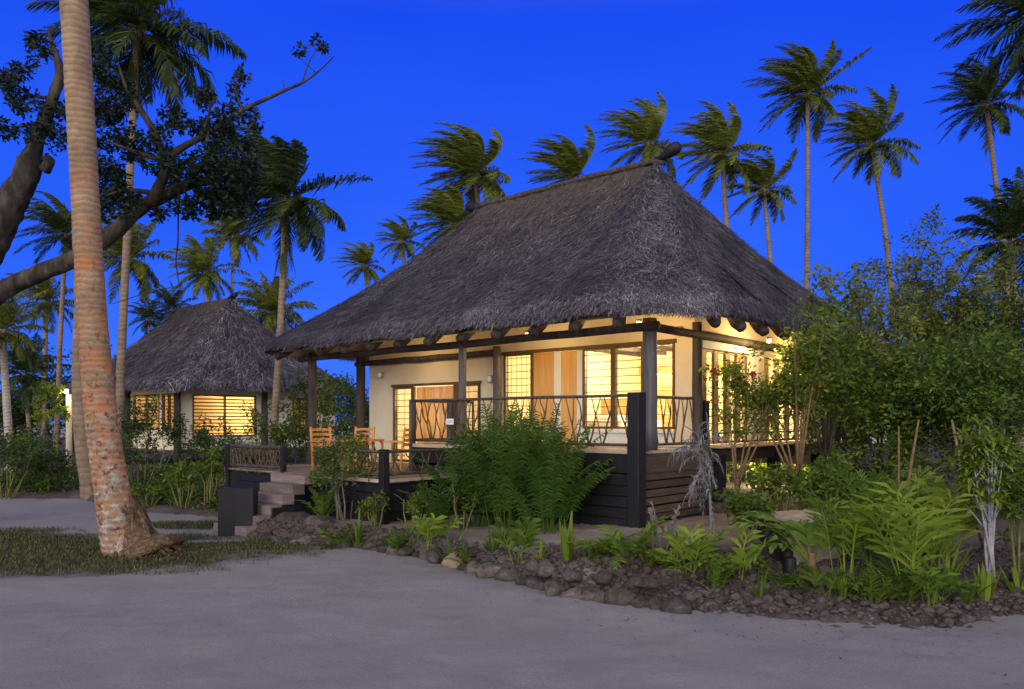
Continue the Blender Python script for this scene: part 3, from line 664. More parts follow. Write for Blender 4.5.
def uvxy(px,D): 
    X=(px-512)/F*D-HX; Y=D-HYY; return (.745*X-.668*Y, .668*X+.745*Y)
u,v=uvxy(397,18.6); c1=chair('orange wooden armchair on the right of the terrace table, against the lit window',u,v,TH+R(115))
u,v=uvxy(359,19.6); chair('orange wooden armchair behind the terrace table, middle of the three',u,v,TH+R(205),c1)
u,v=uvxy(327,18.9); chair('left orange armchair at the terrace table, half behind the shrub',u,v,TH+R(262),c1)
u,v=uvxy(362,18.5); tt=thing('terrace_table','round varnished wooden table on the lower terrace among three armchairs','table',L2W(u,v,ZL),TH)
m2=MB(); m2.tube([(0,0,.70),(0,0,.735)],[.52,.52],28); m2.build('tabletop',M['chair'],tt)
for k in range(4):
    a=k*math.pi/2+.5; m2=MB(); m2.bar((.33*math.cos(a),.33*math.sin(a),0),(.28*math.cos(a),.28*math.sin(a),.70),.05,.05); m2.build('leg',M['chair'],tt)
# dark pier at the foot of the stairs
p=G(236,535); tt=thing('stair_pier','tall black box pier standing beside the foot of the stairs','pier',(p.x-.02,p.y+.2,0),R(8))
bx(tt,'pier_box','black',-.35,.35,-.28,.28,-.05,.955,bevel=.012)

# ---- neighbouring huts
def hut(name,label,origin,zoff,lit=True,nst=26000):
    h=thing(name,label,'bungalow',(origin.x,origin.y,zoff),TH)
    rr=Roof(-11.9,1.3,-.6,10,-8.5,-2.54,4.0,8.55,sag=.35); b0=thatch_roof(h,rr,nst=nst,straw=.03,Ls=(.3,.7))
    m2=MB(); m2.tube([(-2.8,4.7,8.6),(-2.3,4.7,8.72),(-2.1,4.7,8.76)],[.09,.14,.1],8); m2.build('ridge_pole',M['black'],b0,True)
    pf=Plane('u',.7); ps=Plane('v',0)
    hs=[(-4.7,-1.9,1.9,3.6),(-1.6,-.35,1.9,3.6)]
    wall_with_holes(pf,-10.4,-.002,1.0,4.6,.14,hs).build('front_wall',M['plaster'],h)
    hs2=[(1.35,4.55,1.6,3.55),(6.6,7.5,1.5,3.5),(8.0,8.8,2.9,3.5)]
    wall_with_holes(ps,.71,9.2,1.0,4.6,.14,hs2).build('side_wall',M['plaster'],h)
    bx(h,'back_wall','room',-10.4,-.15,9.06,9.2,1,4.6); bx(h,'end_wall','room',-10.4,-10.26,.9,9,1,4.6); bx(h,'room_floor','deckwood',-10.4,-.15,.9,9.0,.9,1.0)
    bx(h,'room_ceiling','jamb',-10.2,-.16,.9,9.0,4.3,4.35)
    bx(h,'partition','room',-10.2,-.16,5.4,5.5,1,4.3)
    for pl,lst in ((pf,hs),(ps,hs2)):
        for (a,b2,z0,z1) in lst:
            m2=MB(); pl.box(m2,a,a+.07,-.1,.03,z0,z1); pl.box(m2,b2-.07,b2,-.1,.03,z0,z1); pl.box(m2,a+.07,b2-.07,-.1,.03,z1-.07,z1); pl.box(m2,a+.07,b2-.07,-.1,.03,z0,z0+.07)
            mid=(a+b2)/2; pl.box(m2,mid-.03,mid+.03,-.1,.03,z0+.07,z1-.07)
            w_=m2.build('window',M['frame'],h); m3=MB(); z=z0+.12
            while z<z1-.1: pl.box(m3,a+.07,b2-.07,-.16,-.12,z,z+.06); z+=.16
            m3.build('blind',M['jamb'],w_)
    for (u,v) in ((.05,.62),(.05,5.0),(-5.2,.6),(-10.4,.5)):
        m2=MB(); m2.tube([(u,v,0),(u,v,4.1)],[.17,.15],10); m2.build('post',M['log'],h,True)
    if lit:
        for (u,v,z,e) in ((-1.6,3.0,3.0,190),(-4,2.8,3.2,150),(-1.5,7.5,3.2,20)):
            q=Vector((origin.x+.745*u+.668*v, origin.y-.668*u+.745*v, z+zoff)); point(q,e*2.6,(1,.68,.32),.3)
    return h
def org(px,D): # hut origin such that ridge near end (-2.54,4.7) appears at px, depth D
    X=(px-512)/F*D; return Vector((X+.745*2.54-.668*4.7, D-.668*2.54-.745*4.7,0))
h2=hut('bungalow','smaller looking thatched bungalow beyond the leaning palm at left','',0) if False else hut('bungalow','farther thatched bungalow on the left with slatted blinds lit orange',org(232,40.8),0)
h3=hut('bungalow','far thatched bungalow roof showing behind the trees right of the main roof',org(812,44),.1,False,12000)

# ------------------------------------------------------------------ vegetation builders
def unit(v): return v/(np.linalg.norm(v,axis=-1,keepdims=True)+1e-9)
def frond(qb, p0, az, el, L, droop=1.2, wind=(0,0,0), nl=30, ll=.5, lw=.035, hang=.3, wl=.0, r0=.03, tone=0, start=.12, fold=.75):
    d=np.array([math.cos(el)*math.cos(az),math.cos(el)*math.sin(az),math.sin(el)]); p=np.array(p0,dtype=float); wind=np.array(wind)
    P=[p.copy()]; D=[d.copy()]; steps=nl
    for i in range(steps):
        k=(i+1)/steps
        d=d+(np.array([0,0,-droop])*(.4+1.2*k)+wind*(.3+1.4*k))/steps; d/=np.linalg.norm(d); p=p+d*L/steps; P.append(p.copy()); D.append(d.copy())
    P=np.array(P); D=np.array(D); up=np.array([0,0,1.0]); S=unit(np.cross(D,up)+1e-6); U=np.cross(S,D)
    # rachis
    rw=(r0*(1-np.linspace(0,1,len(P))*.8))[:,None]
    for A in (S,U):
        a=P[:-1]-A[:-1]*rw[:-1]; b=P[:-1]+A[:-1]*rw[:-1]; c=P[1:]+A[1:]*rw[1:]; e=P[1:]-A[1:]*rw[1:]
        qb.quads(np.stack([a,b,c,e],1), .75+tone*.3)
    i0=max(1,int(start*len(P))); Q=P[i0:]; DD=D[i0:]; SS=S[i0:]; UU=U[i0:]; n=len(Q)
    t=np.linspace(start,1,n); prof=np.sin(np.pi*(t*.86+.10))**.7
    for s in (-1,1):
        j=RNG.uniform(.8,1.15,n)
        dl=unit(SS*s*fold+DD*(.45+.5*t[:,None])+UU*.22+RNG.normal(0,.13,(n,3)))
        ln=(ll*prof*j)[:,None]; h1=unit(dl+np.array([0,0,-hang*.5])+wind*wl*.5); h2=unit(dl+np.array([0,0,-hang*1.6])+wind*wl)
        m=Q+h1*ln*.5; e=m+h2*ln*.5; w=DD*lw*.5
        r=np.clip(.45+tone+RNG.normal(0,.16,n),0,1)
        qb.quads(np.stack([Q-w*.6,Q+w*.6,m+w,m-w],1),r); qb.quads(np.stack([m-w,m+w,e+w*.12,e-w*.12],1),r)
def leaf_cloud(qb, C, Rr, n, size, asp=.42, tone=0, flat=.0, spread=.5):
    """n leaves round each clump centre C (k,3), radii Rr (k,3) or (k,)"""
    C=np.asarray(C,float).reshape(-1,3); k=len(C); Rr=np.asarray(Rr,float)
    if Rr.ndim==1: Rr=np.repeat(Rr[:,None],3,1)
    idx=np.repeat(np.arange(k),n); N_=len(idx)
    o=RNG.normal(0,1,(N_,3)); o=unit(o)*(RNG.random((N_,1))**.45)
    p=C[idx]+o*Rr[idx]; d=unit(RNG.normal(0,1,(N_,3))*[1,1,.7]+o*.7+[0,0,-.15]); s=unit(np.cross(d,RNG.normal(0,1,(N_,3))+[0,0,.8+flat*4]))
    L=(size*RNG.uniform(.6,1.25,N_))[:,None]; w=s*L*asp*.5
    ct=RNG.normal(0,.13,k)[idx]; r=np.clip(.48+tone+ct+RNG.normal(0,.16,N_),0,1)
    qb.quads(np.stack([p,p+d*L*.45+w,p+d*L,p+d*L*.45-w],1),r)
def blade(qb, p0, az, el, L, w, droop=1.0, tone=0, n=6):
    d=np.array([math.cos(el)*math.cos(az),math.cos(el)*math.sin(az),math.sin(el)]); p=np.array(p0,float); P=[p.copy()]
    for i in range(n): d=d+np.array([0,0,-droop/n])*(i+.5)/n*2; d/=np.linalg.norm(d); p=p+d*L/n; P.append(p.copy())
    P=np.array(P); s=np.array([-math.sin(az),math.cos(az),0]); t=np.linspace(0,1,n+1); ww=(w*np.sin(np.pi*(.18+.82*t))**.8)[:,None]*.5
    r=np.clip(.5+tone+random.gauss(0,.14),0,1)
    qb.quads(np.stack([P[:-1]-s*ww[:-1],P[:-1]+s*ww[:-1],P[1:]+s*ww[1:],P[1:]-s*ww[1:]],1),r)
def compound(qb, p0, az, el, L, nleaf, ll, lw, droop=.8, tone=0):
    """a stem with broad pointed leaflets on both sides (ginger, heliconia)"""
    d=np.array([math.cos(el)*math.cos(az),math.cos(el)*math.sin(az),math.sin(el)]); p=np.array(p0,float)
    for i in range(nleaf):
        d=d+np.array([0,0,-droop/nleaf])*(i/nleaf)*1.6; d/=np.linalg.norm(d); q=p+d*L/nleaf
        s=unit(np.cross(d,[0,0,1.0])+1e-6); w=s*.010
        qb.quads([[p-w,p+w,q+w,q-w]],.8)
        if i>nleaf*.25:
            for sg in (-1,1):
                dl=unit(s*sg*.8+d*.65+np.array([0,0,.15])+RNG.normal(0,.12,3)); dl2=unit(dl+np.array([0,0,-.5])); l=ll*(.6+.6*math.sin(math.pi*i/nleaf))*random.uniform(.8,1.15)
                m=q+dl*l*.5; e=m+dl2*l*.5; ww=d*lw*.5; r=np.clip(.5+tone+random.gauss(0,.15),0,1)
                qb.quads([[q-ww*.3,q+ww*.3,m+ww,m-ww],[m-ww,m+ww,e+ww*.1,e-ww*.1]],r)
        p=q
def palm_thing(label, px, py, D, Rp, tbase, tw, mat='palm', nf=24, wind=-1.2, seed=0, tilt=0, trunk='palmtrunk', curve=0, group='coconut palms behind the bungalows', sheath=0, ll=.62, tone=0, up=0, nut=True, deadskirt=0):
    """px,py crown, tbase=(px,py,z) foot of the trunk"""
    global RNG; random.seed(seed+100); RNG=np.random.default_rng(seed+100)
    c=W(px,py,D); b=W(tbase[0],tbase[1],D) if tbase[1]<HY-2 or len(tbase)<3 else W(tbase[0],tbase[1],D)
    # carry the trunk's line on down to the ground
    bx_,bz=b.x,b.z
    if bz>.1:
        sl=(c.x-bx_)/(c.z-bz+1e-6); b=Vector((bx_-sl*bz*.7,D,-.05))
        mid=Vector((bx_,D,bz)); pts=[b,b.lerp(mid,.5)+Vector((sl*.1,0,0)),mid,mid.lerp(c,.5)+Vector((curve*.3,0,0)),c]
    else: b=Vector((bx_,D,-.05)); pts=[b,b.lerp(c,.25)+Vector((curve*.8,0,0)),b.lerp(c,.5)+Vector((curve,0,0)),b.lerp(c,.75)+Vector((curve*.75,0,0)),c]
    tt=thing('palm_tree',label,'palm tree',tuple(b),0,group)
    P=[]; 
    for i in range(len(pts)-1):
        p0=pts[max(i-1,0)];p1=pts[i];p2=pts[i+1];p3=pts[min(i+2,len(pts)-1)]
        for k in range(6):
            s=k/6; P.append(.5*((2*p1)+(p2-p0)*s+(2*p0-5*p1+4*p2-p3)*s*s+(3*p1-p0-3*p2+p3)*s**3))
    P.append(pts[-1]); rad=[tw*.37*(1.25-.35*(i/len(P))+.8*math.exp(-i/1.2)) for i in range(len(P))]
    m2=MB(); m2.tube([p-b for p in P],rad,10,jit=.04); m2.build('trunk',M[trunk],tt,True)
    qb=QB(); cc=np.array(c)-np.array(b)
    wv=np.array([wind,.15*wind,abs(wind)*.25])
    nf=int(nf*1.6)
    for i in range(nf):
        a=i*2.39996+random.uniform(-.25,.25); f=((i+.5)/nf)**1.15
        el=math.radians(82-118*f+random.uniform(-9,9)+up); 
        L=Rp*random.uniform(.8,1.15)*(1.25 if f<.5 else 1.05)
        frond(qb,cc+np.array([.12*math.cos(a),.12*math.sin(a),-.25*f]),a,el,L,droop=(1.5-.8*f if f<.5 else .7+1.0*f),wind=wv*(1.2-.85*f),nl=38,ll=ll*Rp/3.0*1.45,lw=.115*Rp/3,hang=.75,wl=.9,r0=.035*Rp/3,tone=tone+.16*(.5-f)*0+random.uniform(-.12,.14))
    qb.build('crown',M[mat],tt)
    if nut:
        m2=MB()
        for k in range(7):
            a=k*.9; q=cc+np.array([.28*math.cos(a),.28*math.sin(a),-.35-.1*(k%2)]); m2.tube([q+[0,0,.13],q+[0,0,.07],q-[0,0,.05],q-[0,0,.13]],[.03,.11,.11,.03],7)
        m2.build('coconuts',M['brownstem'],tt,True)
    if sheath:
        q2=QB()
        for k in range(int(26*sheath)):
            a=random.uniform(0,6.28); z=-random.uniform(.1,2.6*sheath); p_=cc+np.array([.2*math.cos(a),.2*math.sin(a),z]); frond(q2,p_,a,R(-75),random.uniform(.8,1.5),droop=.5,nl=10,ll=.3,lw=.05,hang=1)
        q2.build('dead_fronds',M['palmdark'],tt)
    return tt

# ---- palms
GP='coconut palms behind the bungalows'
PALMS=[
 ('tallest coconut palm right of the main roof, trunk bare and crown highest against the sky',808,92,52,3.1,(807,285),.42,'palm',26,-1.6,-.1),
 ('coconut palm with a dark crown, second right of the tallest palm',872,142,52,2.9,(886,240),.38,'palm',24,-1.7,-.02),
 ('coconut palm by the right edge whose slim trunk leans into the trees',986,102,46,2.5,(1003,243),.36,'palmdark',24,-1.7,-.05),
 ('coconut palm mostly cut off by the top right corner of the frame',1050,20,34,3.4,(1062,240),.4,'palmdark',24,-.6,-.1),
 ('coconut palm with yellowish windswept crown just right of the roof ridge end',722,152,50,2.9,(727,235),.42,'palm',26,-1.9,.10),
 ('lower coconut palm between the yellowish palm and the tallest palm',764,188,50,2.3,(771,272),.36,'palm',22,-1.8,-.06),
 ('windswept palm whose crown stands directly above the main roof ridge',648,142,54,2.9,(652,230),.4,'palm',24,-2.0,.06),
 ('rounded windswept palm crown rising left of the main ridge end',573,176,56,3.0,(582,260),.4,'palm',32,-2.4,.02),
 ('tall bushy windswept palm crown at the far end of the main ridge, upper of two',474,172,48,3.0,(486,260),.4,'palm',34,-2.4,-.03),
 ('windswept palm crown just under the bushy one at the far ridge end',455,222,46,2.5,(470,300),.4,'palm',30,-2.3,-.03),
 ('small distant palm crown left of the main roof slope, upper one',402,240,64,2.0,(408,300),.4,'palm',20,-1.8,0),
 ('small distant palm crown left of the main roof slope, lower one',364,264,64,2.0,(370,310),.4,'palm',20,-1.8,0),
 ('slim palm with a pale lit trunk rising from behind the far hut ridge',233,234,60,2.5,(232,300),.3,'palm',22,-.7,.06),
 ('feathery palm left of the pale lit trunk above the far hut roof',204,272,58,2.4,(212,340),.4,'palm',26,-.8,.05),
 ('round palm crown low behind the right slope of the far hut roof',273,312,58,2.6,(272,350),.4,'palm',30,-.3,.05),
 ('palm whose reddish trunk shows right of the leaning big palm',128,256,40,2.2,(121,345),.42,'palm',24,-1.2,0),
 ('palm with drooping fronds just left of the leaning big palm',66,232,42,2.2,(60,345),.3,'palmdark',20,-1.4,-.02),
 ('slim palm at left with a small crown above a dark hedge',46,300,48,1.9,(45,380),.34,'palm',20,-.6,0),
 ('palm at the left edge with a pale smooth trunk',2,328,34,1.9,(8,425),.4,'palm',20,-.4,0),
 ('second slim palm near the left edge behind the hedge',24,372,44,2.0,(29,425),.3,'palmdark',20,-.3,0),
 ('small dark palm behind the left slope of the far hut roof, nearer the ridge',172,308,66,1.9,(172,345),.3,'palmdark',18,-.5,0),
 ('small dark palm behind the left slope of the far hut roof, nearer the big palm',149,318,66,1.7,(149,350),.3,'palmdark',18,-.5,0),
 ('dark palm with hanging fronds at the right edge above the trees',1012,238,34,2.3,(1016,330),.4,'palmdark',22,-.7,-.05),
]
for i,(lb,px,py,D,Rp,tb,tw,mt,nf,wd_,tn) in enumerate(PALMS):
    palm_thing(lb,px,py,D,Rp,tb,tw,mt,nf,wd_,i,group=GP,tone=tn,trunk='palmtrunkpale' if 'pale' in lb else 'palmtrunk')
palm_thing('large dark palm between the two huts with a shaggy trunk of dead fronds',286,196,34,2.75,(274,432),.40,'palmdark',26,-1.5,41,sheath=1.0,group=GP,curve=.15,ll=.7,trunk='palmtrunk')
palm_thing('big dark palm at top left whose crown is cut by the top of the frame',137,28,33,3.5,(122,345),.42,'palmdark',26,-.9,42,sheath=.9,group=GP,ll=.75)

# ---- the leaning big palm in front and the one behind it
random.seed(5)
D0=PB.y
pts=[(46,None)]
row=[(150,556),(126,548),(119,530),(112,490),(104,440),(99,396),(94,340),(90,280),(86,210),(82,140),(78,70),(74,0),(69,-90),(62,-200),(56,-300)]
wpx=[62,44,37,33,31,30,28,26.5,26,26,26,26,25,24,22]
P=[W(x,y,D0) for x,y in row]; P[0].z=-.12; P[0].x-=.25; P[1].z=.02
rad=[w/2/F*D0 for w in wpx]; 
tt=thing('palm_tree','thick leaning coconut palm in the left foreground with orange and lichen patched bark','palm tree',(P[1].x,D0,0))
def smooth(pts,rads,k=6):
    o=[];r=[]
    for i in range(len(pts)-1):
        p0=pts[max(i-1,0)];p1=pts[i];p2=pts[i+1];p3=pts[min(i+2,len(pts)-1)]
        for j in range(k):
            s=j/k; o.append(.5*((2*p1)+(p2-p0)*s+(2*p0-5*p1+4*p2-p3)*s*s+(3*p1-p0-3*p2+p3)*s**3)); r.append(rads[i]*(1-s)+rads[i+1]*s)
    o.append(pts[-1]); r.append(rads[-1]); return o,r
PP,RR=smooth(P,rad,16)
RR=[r*(1+.007*math.sin(i*2.1)+random.uniform(-.010,.010)) for i,r in enumerate(RR)]
off=Vector((P[1].x,D0,0)); m2=MB(); m2.tube([p-off for p in PP],RR,26,jit=.012); m2.build('trunk',M['bigtrunk'],tt,True)
m2=MB(); m2.tube([(.10,0,.95),(.14,-.02,.66),(.18,-.03,.38),(.26,-.05,.16),(.36,-.07,.03),(.42,-.08,-.08)],[.06,.15,.25,.36,.52,.62],40,jit=.10)
for k in range(110):
    a=random.uniform(-1.9,.75); L=random.uniform(.30,.62)*(1.25 if -.7<a<.5 else .8); h=random.uniform(.15,.75)
    c0=Vector((.02+.16*math.cos(a),.16*math.sin(a),h)); c1=Vector((.05+L*.55*math.cos(a),L*.55*math.sin(a),h*.35)); c2=Vector((.1+L*math.cos(a),L*math.sin(a),-.03))
    m2.tube([c0+Vector((.12,0,.1)),c1+Vector((.12,0,.08)),c2+Vector((.3,0,0))],[.022,.026,.012],5,jit=.3)
m2.build('roots',M['rootmat'],tt,True)
qb=QB(); cc=np.array(P[-1]-off)
for i in range(20): frond(qb,cc,i*2.4,R(80-110*i/20),3.2,droop=1.5,wind=(-.6,0,0),nl=22,ll=.7,lw=.06,wl=.5)
qb.build('crown',M['palm'],tt)
b=G(92,499,0); tt=thing('palm_tree','slimmer grey palm trunk right behind the leaning big palm','palm tree',(b.x,b.y,0))
row=[(94,504),(90,480),(84,450),(81,420),(80,390),(80,350),(82,300),(80,240),(78,150),(74,50),(68,-50),(62,-150)]
P=[W(x,y,b.y)-Vector((b.x,b.y,0)) for x,y in row]; P[0].z=-.1; rr=[w/2/F*b.y for w in (26,19,16,15,15,14,14,14,13,13,12,11)]
PP,RR=smooth(P,rr,6); m2=MB(); m2.tube(PP,RR,16,jit=.02); m2.build('trunk',M['palmtrunk'],tt,True)
qb=QB()
for i in range(18): frond(qb,np.array(P[-1]),i*2.4,R(80-110*i/18),3.0,droop=1.5,wind=(-.6,0,0),nl=20,ll=.7,lw=.06,wl=.5)
qb.build('crown',M['palm'],tt)

# ---- broadleaf tree whose limbs come in from the left
random.seed(21); RNG=np.random.default_rng(21)
DT=16.5; base=Vector((-13.2,DT,0)); tt=thing('broadleaf_tree','gnarled dark broadleaf tree reaching in from the left with a long sloping limb','tree',tuple(base))
def limb(px_pts, D, rads, name, mat='bark', n=12, k=5, jit=.06):
    pts=[W(x,y,D+dy)-base for x,y,dy in px_pts]; PP,RR=smooth(pts,rads,k); m2=MB(); m2.tube(PP,RR,n,jit=jit)
    return m2,PP
m2=MB(); m2.tube([(0,0,-.2),(.1,0,1),(-.1,.1,2.2),(.2,0,3.4)],[.75,.55,.5,.5],16,jit=.06)
q,_=limb([(-140,400,0),(-60,345,0),(0,293,0),(40,273,-.1),(74,259,-.2),(110,236,-.1),(139,209,0),(165,196,.1),(190,184,.2),(215,182,.3)],DT,[.42,.24,.185,.175,.165,.155,.15,.13,.11,.05],'',n=16); m2.add(q.v,q.f)
q,_=limb([(-140,400,.2),(-70,330,.5),(-20,262,.6),(-3,230,.6),(12,200,.5),(24,180,.4),(30,160,.4),(27,150,.4)],DT,[.46,.36,.34,.34,.30,.26,.24,.10],'',n=16,jit=.1); m2.add(q.v,q.f)
m2.build('trunk',M['bark'],tt,True)
qb=QB(); br=MB(); ends=[]
for pts,rads in [
  ([(30,175,.4),(36,143,.4),(44,122,.4),(53,98,.4),(60,72,.4),(52,45,.4),(49,28,.4)],[.17,.15,.14,.12,.10,.055,.02]),
  ([(45,170,.4),(50,160,.3),(42,158,.3)],[.12,.10,.04]),
  ([(150,205,0),(162,180,-.3),(166,162,-.4),(152,128,-.5),(138,106,-.5),(125,85,-.5),(118,62,-.6)],[.14,.11,.09,.075,.06,.04,.015]),
  ([(162,170,-.3),(176,152,-.2),(200,138,0),(223,124,.1),(243,110,.1),(262,101,.2),(285,90,.2),(302,83,.2),(320,70,.2),(334,56,.2)],[.09,.075,.06,.05,.045,.04,.035,.028,.018,.010]),
  ([(243,110,.1),(235,90,0),(240,72,0)],[.03,.02,.008]),([(302,83,.2),(310,60,.2),(322,42,.2)],[.02,.012,.006]),([(316,73,.2),(300,58,.3)],[.012,.006]),
  ([(285,90,.2),(282,80,.2)],[.012,.006]),([(200,138,0),(210,110,-.2),(205,85,-.3)],[.04,.025,.01]),
  ([(178,190,.1),(178,240,.1),(176,262,.1),(180,290,.1)],[.022,.018,.015,.008]),
  ([(215,182,.3),(235,195,.3),(250,212,.2)],[.06,.04,.015]),([(165,196,0),(130,190,-.4),(105,196,-.6)],[.07,.045,.02]),
  ([(166,162,-.4),(130,150,-.6),(105,140,-.8)],[.06,.035,.012]),([(53,98,.4),(30,95,.3),(14,82,.2)],[.05,.03,.01]),([(44,122,.4),(25,125,.2),(12,128,.2)],[.05,.03,.01]),
  ([(190,184,.2),(205,160,.4),(225,150,.5)],[.06,.04,.015]),([(180,286,.1),(150,292,.1),(112,304,.1)],[.012,.010,.006]),([(170,290,.1),(160,300,.2),(130,322,.2)],[.010,.008,.005]),
  ([(98,176,0),(92,160,0),(88,120,0)],[.03,.02,.008])]:
    q,PP=limb(pts,DT,rads,'',n=8,k=4,jit=.1); br.add(q.v,q.f); ends.append(PP)
br.build('branch',M['bark'],tt,True)
CL=[];CR=[]
def cl(px,py,rx,ry,n):
    for _ in range(n):
        a=random.uniform(0,6.28); r=math.sqrt(random.random()); CL.append(tuple(W(px+rx*r*math.cos(a),py+ry*r*math.sin(a),DT+random.gauss(0,.7))-base)); CR.append(random.uniform(.09,.20))
for a in [(14,78,17,16,13),(34,50,14,12,7),(22,104,20,14,10),(40,130,18,14,8),(10,125,14,14,6),(56,140,10,12,5),(58,112,6,14,4),(100,66,9,22,10),(115,95,20,22,22),(100,130,14,30,16),(108,175,18,18,18),(125,200,22,16,20),(104,205,10,14,9),
          (150,150,22,18,15),(185,175,28,18,26),(215,165,26,20,30),(230,190,26,16,34),(205,205,30,12,24),(244,178,14,22,20),(240,206,16,10,14),(210,128,24,14,17),(238,120,22,18,17),(205,95,12,10,7),(235,80,10,12,5),(250,150,10,20,9),(170,125,16,18,9),(130,140,14,20,10),(322,45,7,8,2),(302,50,5,6,1),(88,150,6,30,6),(168,212,14,8,6)]: cl(*a)
leaf_cloud(qb,CL,np.array(CR),40,.125,asp=.48,tone=-.05); qb.build('foliage',M['broad'],tt)

# ---- shrubs
def shrub(label,x,y,h,w,mat='green',stem='stem',nst=9,ncl=34,nleaf=40,ls=.09,low=.25,seed=0,name='shrub',cat='shrub',group=None,z0=None,tone=0,dep=None,asp=.42,srad=.014,cr=.5,flower=0,open_=0):
    global RNG; random.seed(seed+500); RNG=np.random.default_rng(seed+500)
    z=bed_z(x,y)-.03 if z0 is None else z0; dep=dep or w
    tt=thing(name,label,cat,(x,y,z),0,group); m2=MB(); cs=[]
    for k in range(nst):
        a=random.uniform(0,6.28); r=random.uniform(.2,.95)
        top=Vector((math.cos(a)*w*.5*r,math.sin(a)*dep*.5*r,h*random.uniform(.55,.95)*(1.0-.25*r*r)))
        b0=Vector((math.cos(a)*w*.09,math.sin(a)*dep*.09,-.05)); mid=b0.lerp(top,.5)+Vector((random.uniform(-.1,.1)*w,random.uniform(-.1,.1)*dep,.08*h))
        m2.tube([b0,b0.lerp(mid,.5)+Vector((random.uniform(-.02,.02)*w,0,0)),mid,mid.lerp(top,.5),top],[srad*1.5,srad*1.3,srad,srad*.7,srad*.3],6)
        for j in range(3):
            q=mid.lerp(top,.2+.3*j); e=q+Vector((random.gauss(0,.14)*w,random.gauss(0,.14)*dep,random.uniform(.04,.18)*h)); m2.tube([q,q.lerp(e,.5)+Vector((0,0,.02)),e],[srad*.6,srad*.4,srad*.2],5); cs.append(e)
        cs.append(top)
    m2.build('stems',M[stem],tt,True)
    while len(cs)<ncl:
        a=random.uniform(0,6.28); e=random.uniform(-.5,1.0)**1; rr=math.sqrt(max(0,1-e*e))*random.uniform(.65,1.0)
        cs.append(Vector((math.cos(a)*w*.48*rr,math.sin(a)*dep*.48*rr,h*(low+(1-low)*(.5+.5*e)*random.uniform(.8,1)))))
    cs=cs[:ncl]; rad=np.array([random.uniform(.10,.20)*min(w,h,2.2)*cr*1.6 for _ in cs])
    qb=QB(); leaf_cloud(qb,[tuple(c) for c in cs],rad,nleaf,ls,asp=asp,tone=tone); o=qb.build('foliage',M[mat],tt)
    if flower:
        q2=QB()
        for _ in range(flower):
            c=random.choice(cs)+Vector((random.uniform(-.15,.15),-.25,random.uniform(-.1,.1)))
            for p in range(6):
                a=p*1.05; d=np.array([math.cos(a),-.4,math.sin(a)])*.075; s=np.array([-math.sin(a),0,math.cos(a)])*.03; c_=np.array(c); q2.quads([[c_,c_+d*.6+s,c_+d,c_+d*.6-s]],random.random())
        q2.build('flowers',M['redflower'],tt)
    return tt
def spot(px,py,z=.3):
    z=.15
    for _ in range(12): p=G(px,py,z); z+=.5*(max(0,bed_z(p.x,p.y))-z)
    return p.x,p.y
def hpx(n,y): return n*y/F
def sh(label,px,py,wpx,hpx_,mat='green',z=.3,**k):
    x,y=spot(px,py,z); return shrub(label,x,y,hpx(hpx_,y),hpx(wpx,y),mat,**k)
def far(label,px,pyt,D,wpx,mat,**k):                      # stands at depth D with its top at row pyt
    X=(px-512)/F*D; top=CZ+(HY-pyt)/F*D; return shrub(label,X,D,top-(0.0),wpx/F*D,mat,z0=0.0,**k)
def fernclump(label,px,py,z,nf,L,el=(35,80),mat='fern',ll=.22,lw=.035,droop=1.3,seed=0,name='fern',cat='fern',aim=None,tone=0,nl=22,stems=False,hang=.25,spread=.06,group=None):
    global RNG; random.seed(seed+900); RNG=np.random.default_rng(seed+900)
    x,y=spot(px,py,z); zz=bed_z(x,y)-.02; tt=thing(name,label,cat,(x,y,zz),0,group); qb=QB()
    for i in range(nf):
        a=i*2.39996+random.uniform(-.3,.3) if aim is None else random.gauss(aim[0],aim[1])
        e=R(random.uniform(*el)); l=L*random.uniform(.7,1.1); r=random.uniform(0,spread)
        frond(qb,(r*math.cos(a),r*math.sin(a),0),a,e,l,droop=droop*random.uniform(.8,1.2),nl=nl,ll=ll,lw=lw,hang=hang,r0=.010,tone=tone+random.uniform(-.14,.14),start=.22)
    qb.build('fronds',M[mat],tt); return tt
def straps(label,px,py,z,n,L,w,el=(50,88),mat='lime',droop=.8,seed=0,name='strap_plant',cat='plant',tone=0,spread=.08,group=None):
    random.seed(seed+1300); x,y=spot(px,py,z); zz=bed_z(x,y)-.02; tt=thing(name,label,cat,(x,y,zz),0,group); qb=QB()
    for i in range(n):
        a=i*2.4+random.uniform(-.4,.4); r=random.uniform(0,spread); blade(qb,(r*math.cos(a),r*math.sin(a),0),a,R(random.uniform(*el)),L*random.uniform(.6,1.1),w,droop*random.uniform(.5,1.5),tone)
    qb.build('leaves',M[mat],tt); return tt
def ginger(label,px,py,z,n,L,ll,lw,mat='lime',el=(55,88),droop=1.0,seed=0,name='ginger_plant',cat='plant',nleaf=12,tone=0,spread=.12,aim=None):
    global RNG; random.seed(seed+1700); RNG=np.random.default_rng(seed+1700); x,y=spot(px,py,z); zz=bed_z(x,y)-.02; tt=thing(name,label,cat,(x,y,zz)); qb=QB()
    for i in range(n):
        a=i*2.4+random.uniform(-.4,.4) if aim is None else random.gauss(*aim); r=random.uniform(0,spread)
        compound(qb,(r*math.cos(a),r*math.sin(a),0),a,R(random.uniform(*el)),L*random.uniform(.65,1.1),nleaf,ll,lw,droop*random.uniform(.6,1.3),tone+random.uniform(-.1,.1))
    qb.build('leaves',M[mat],tt); return tt

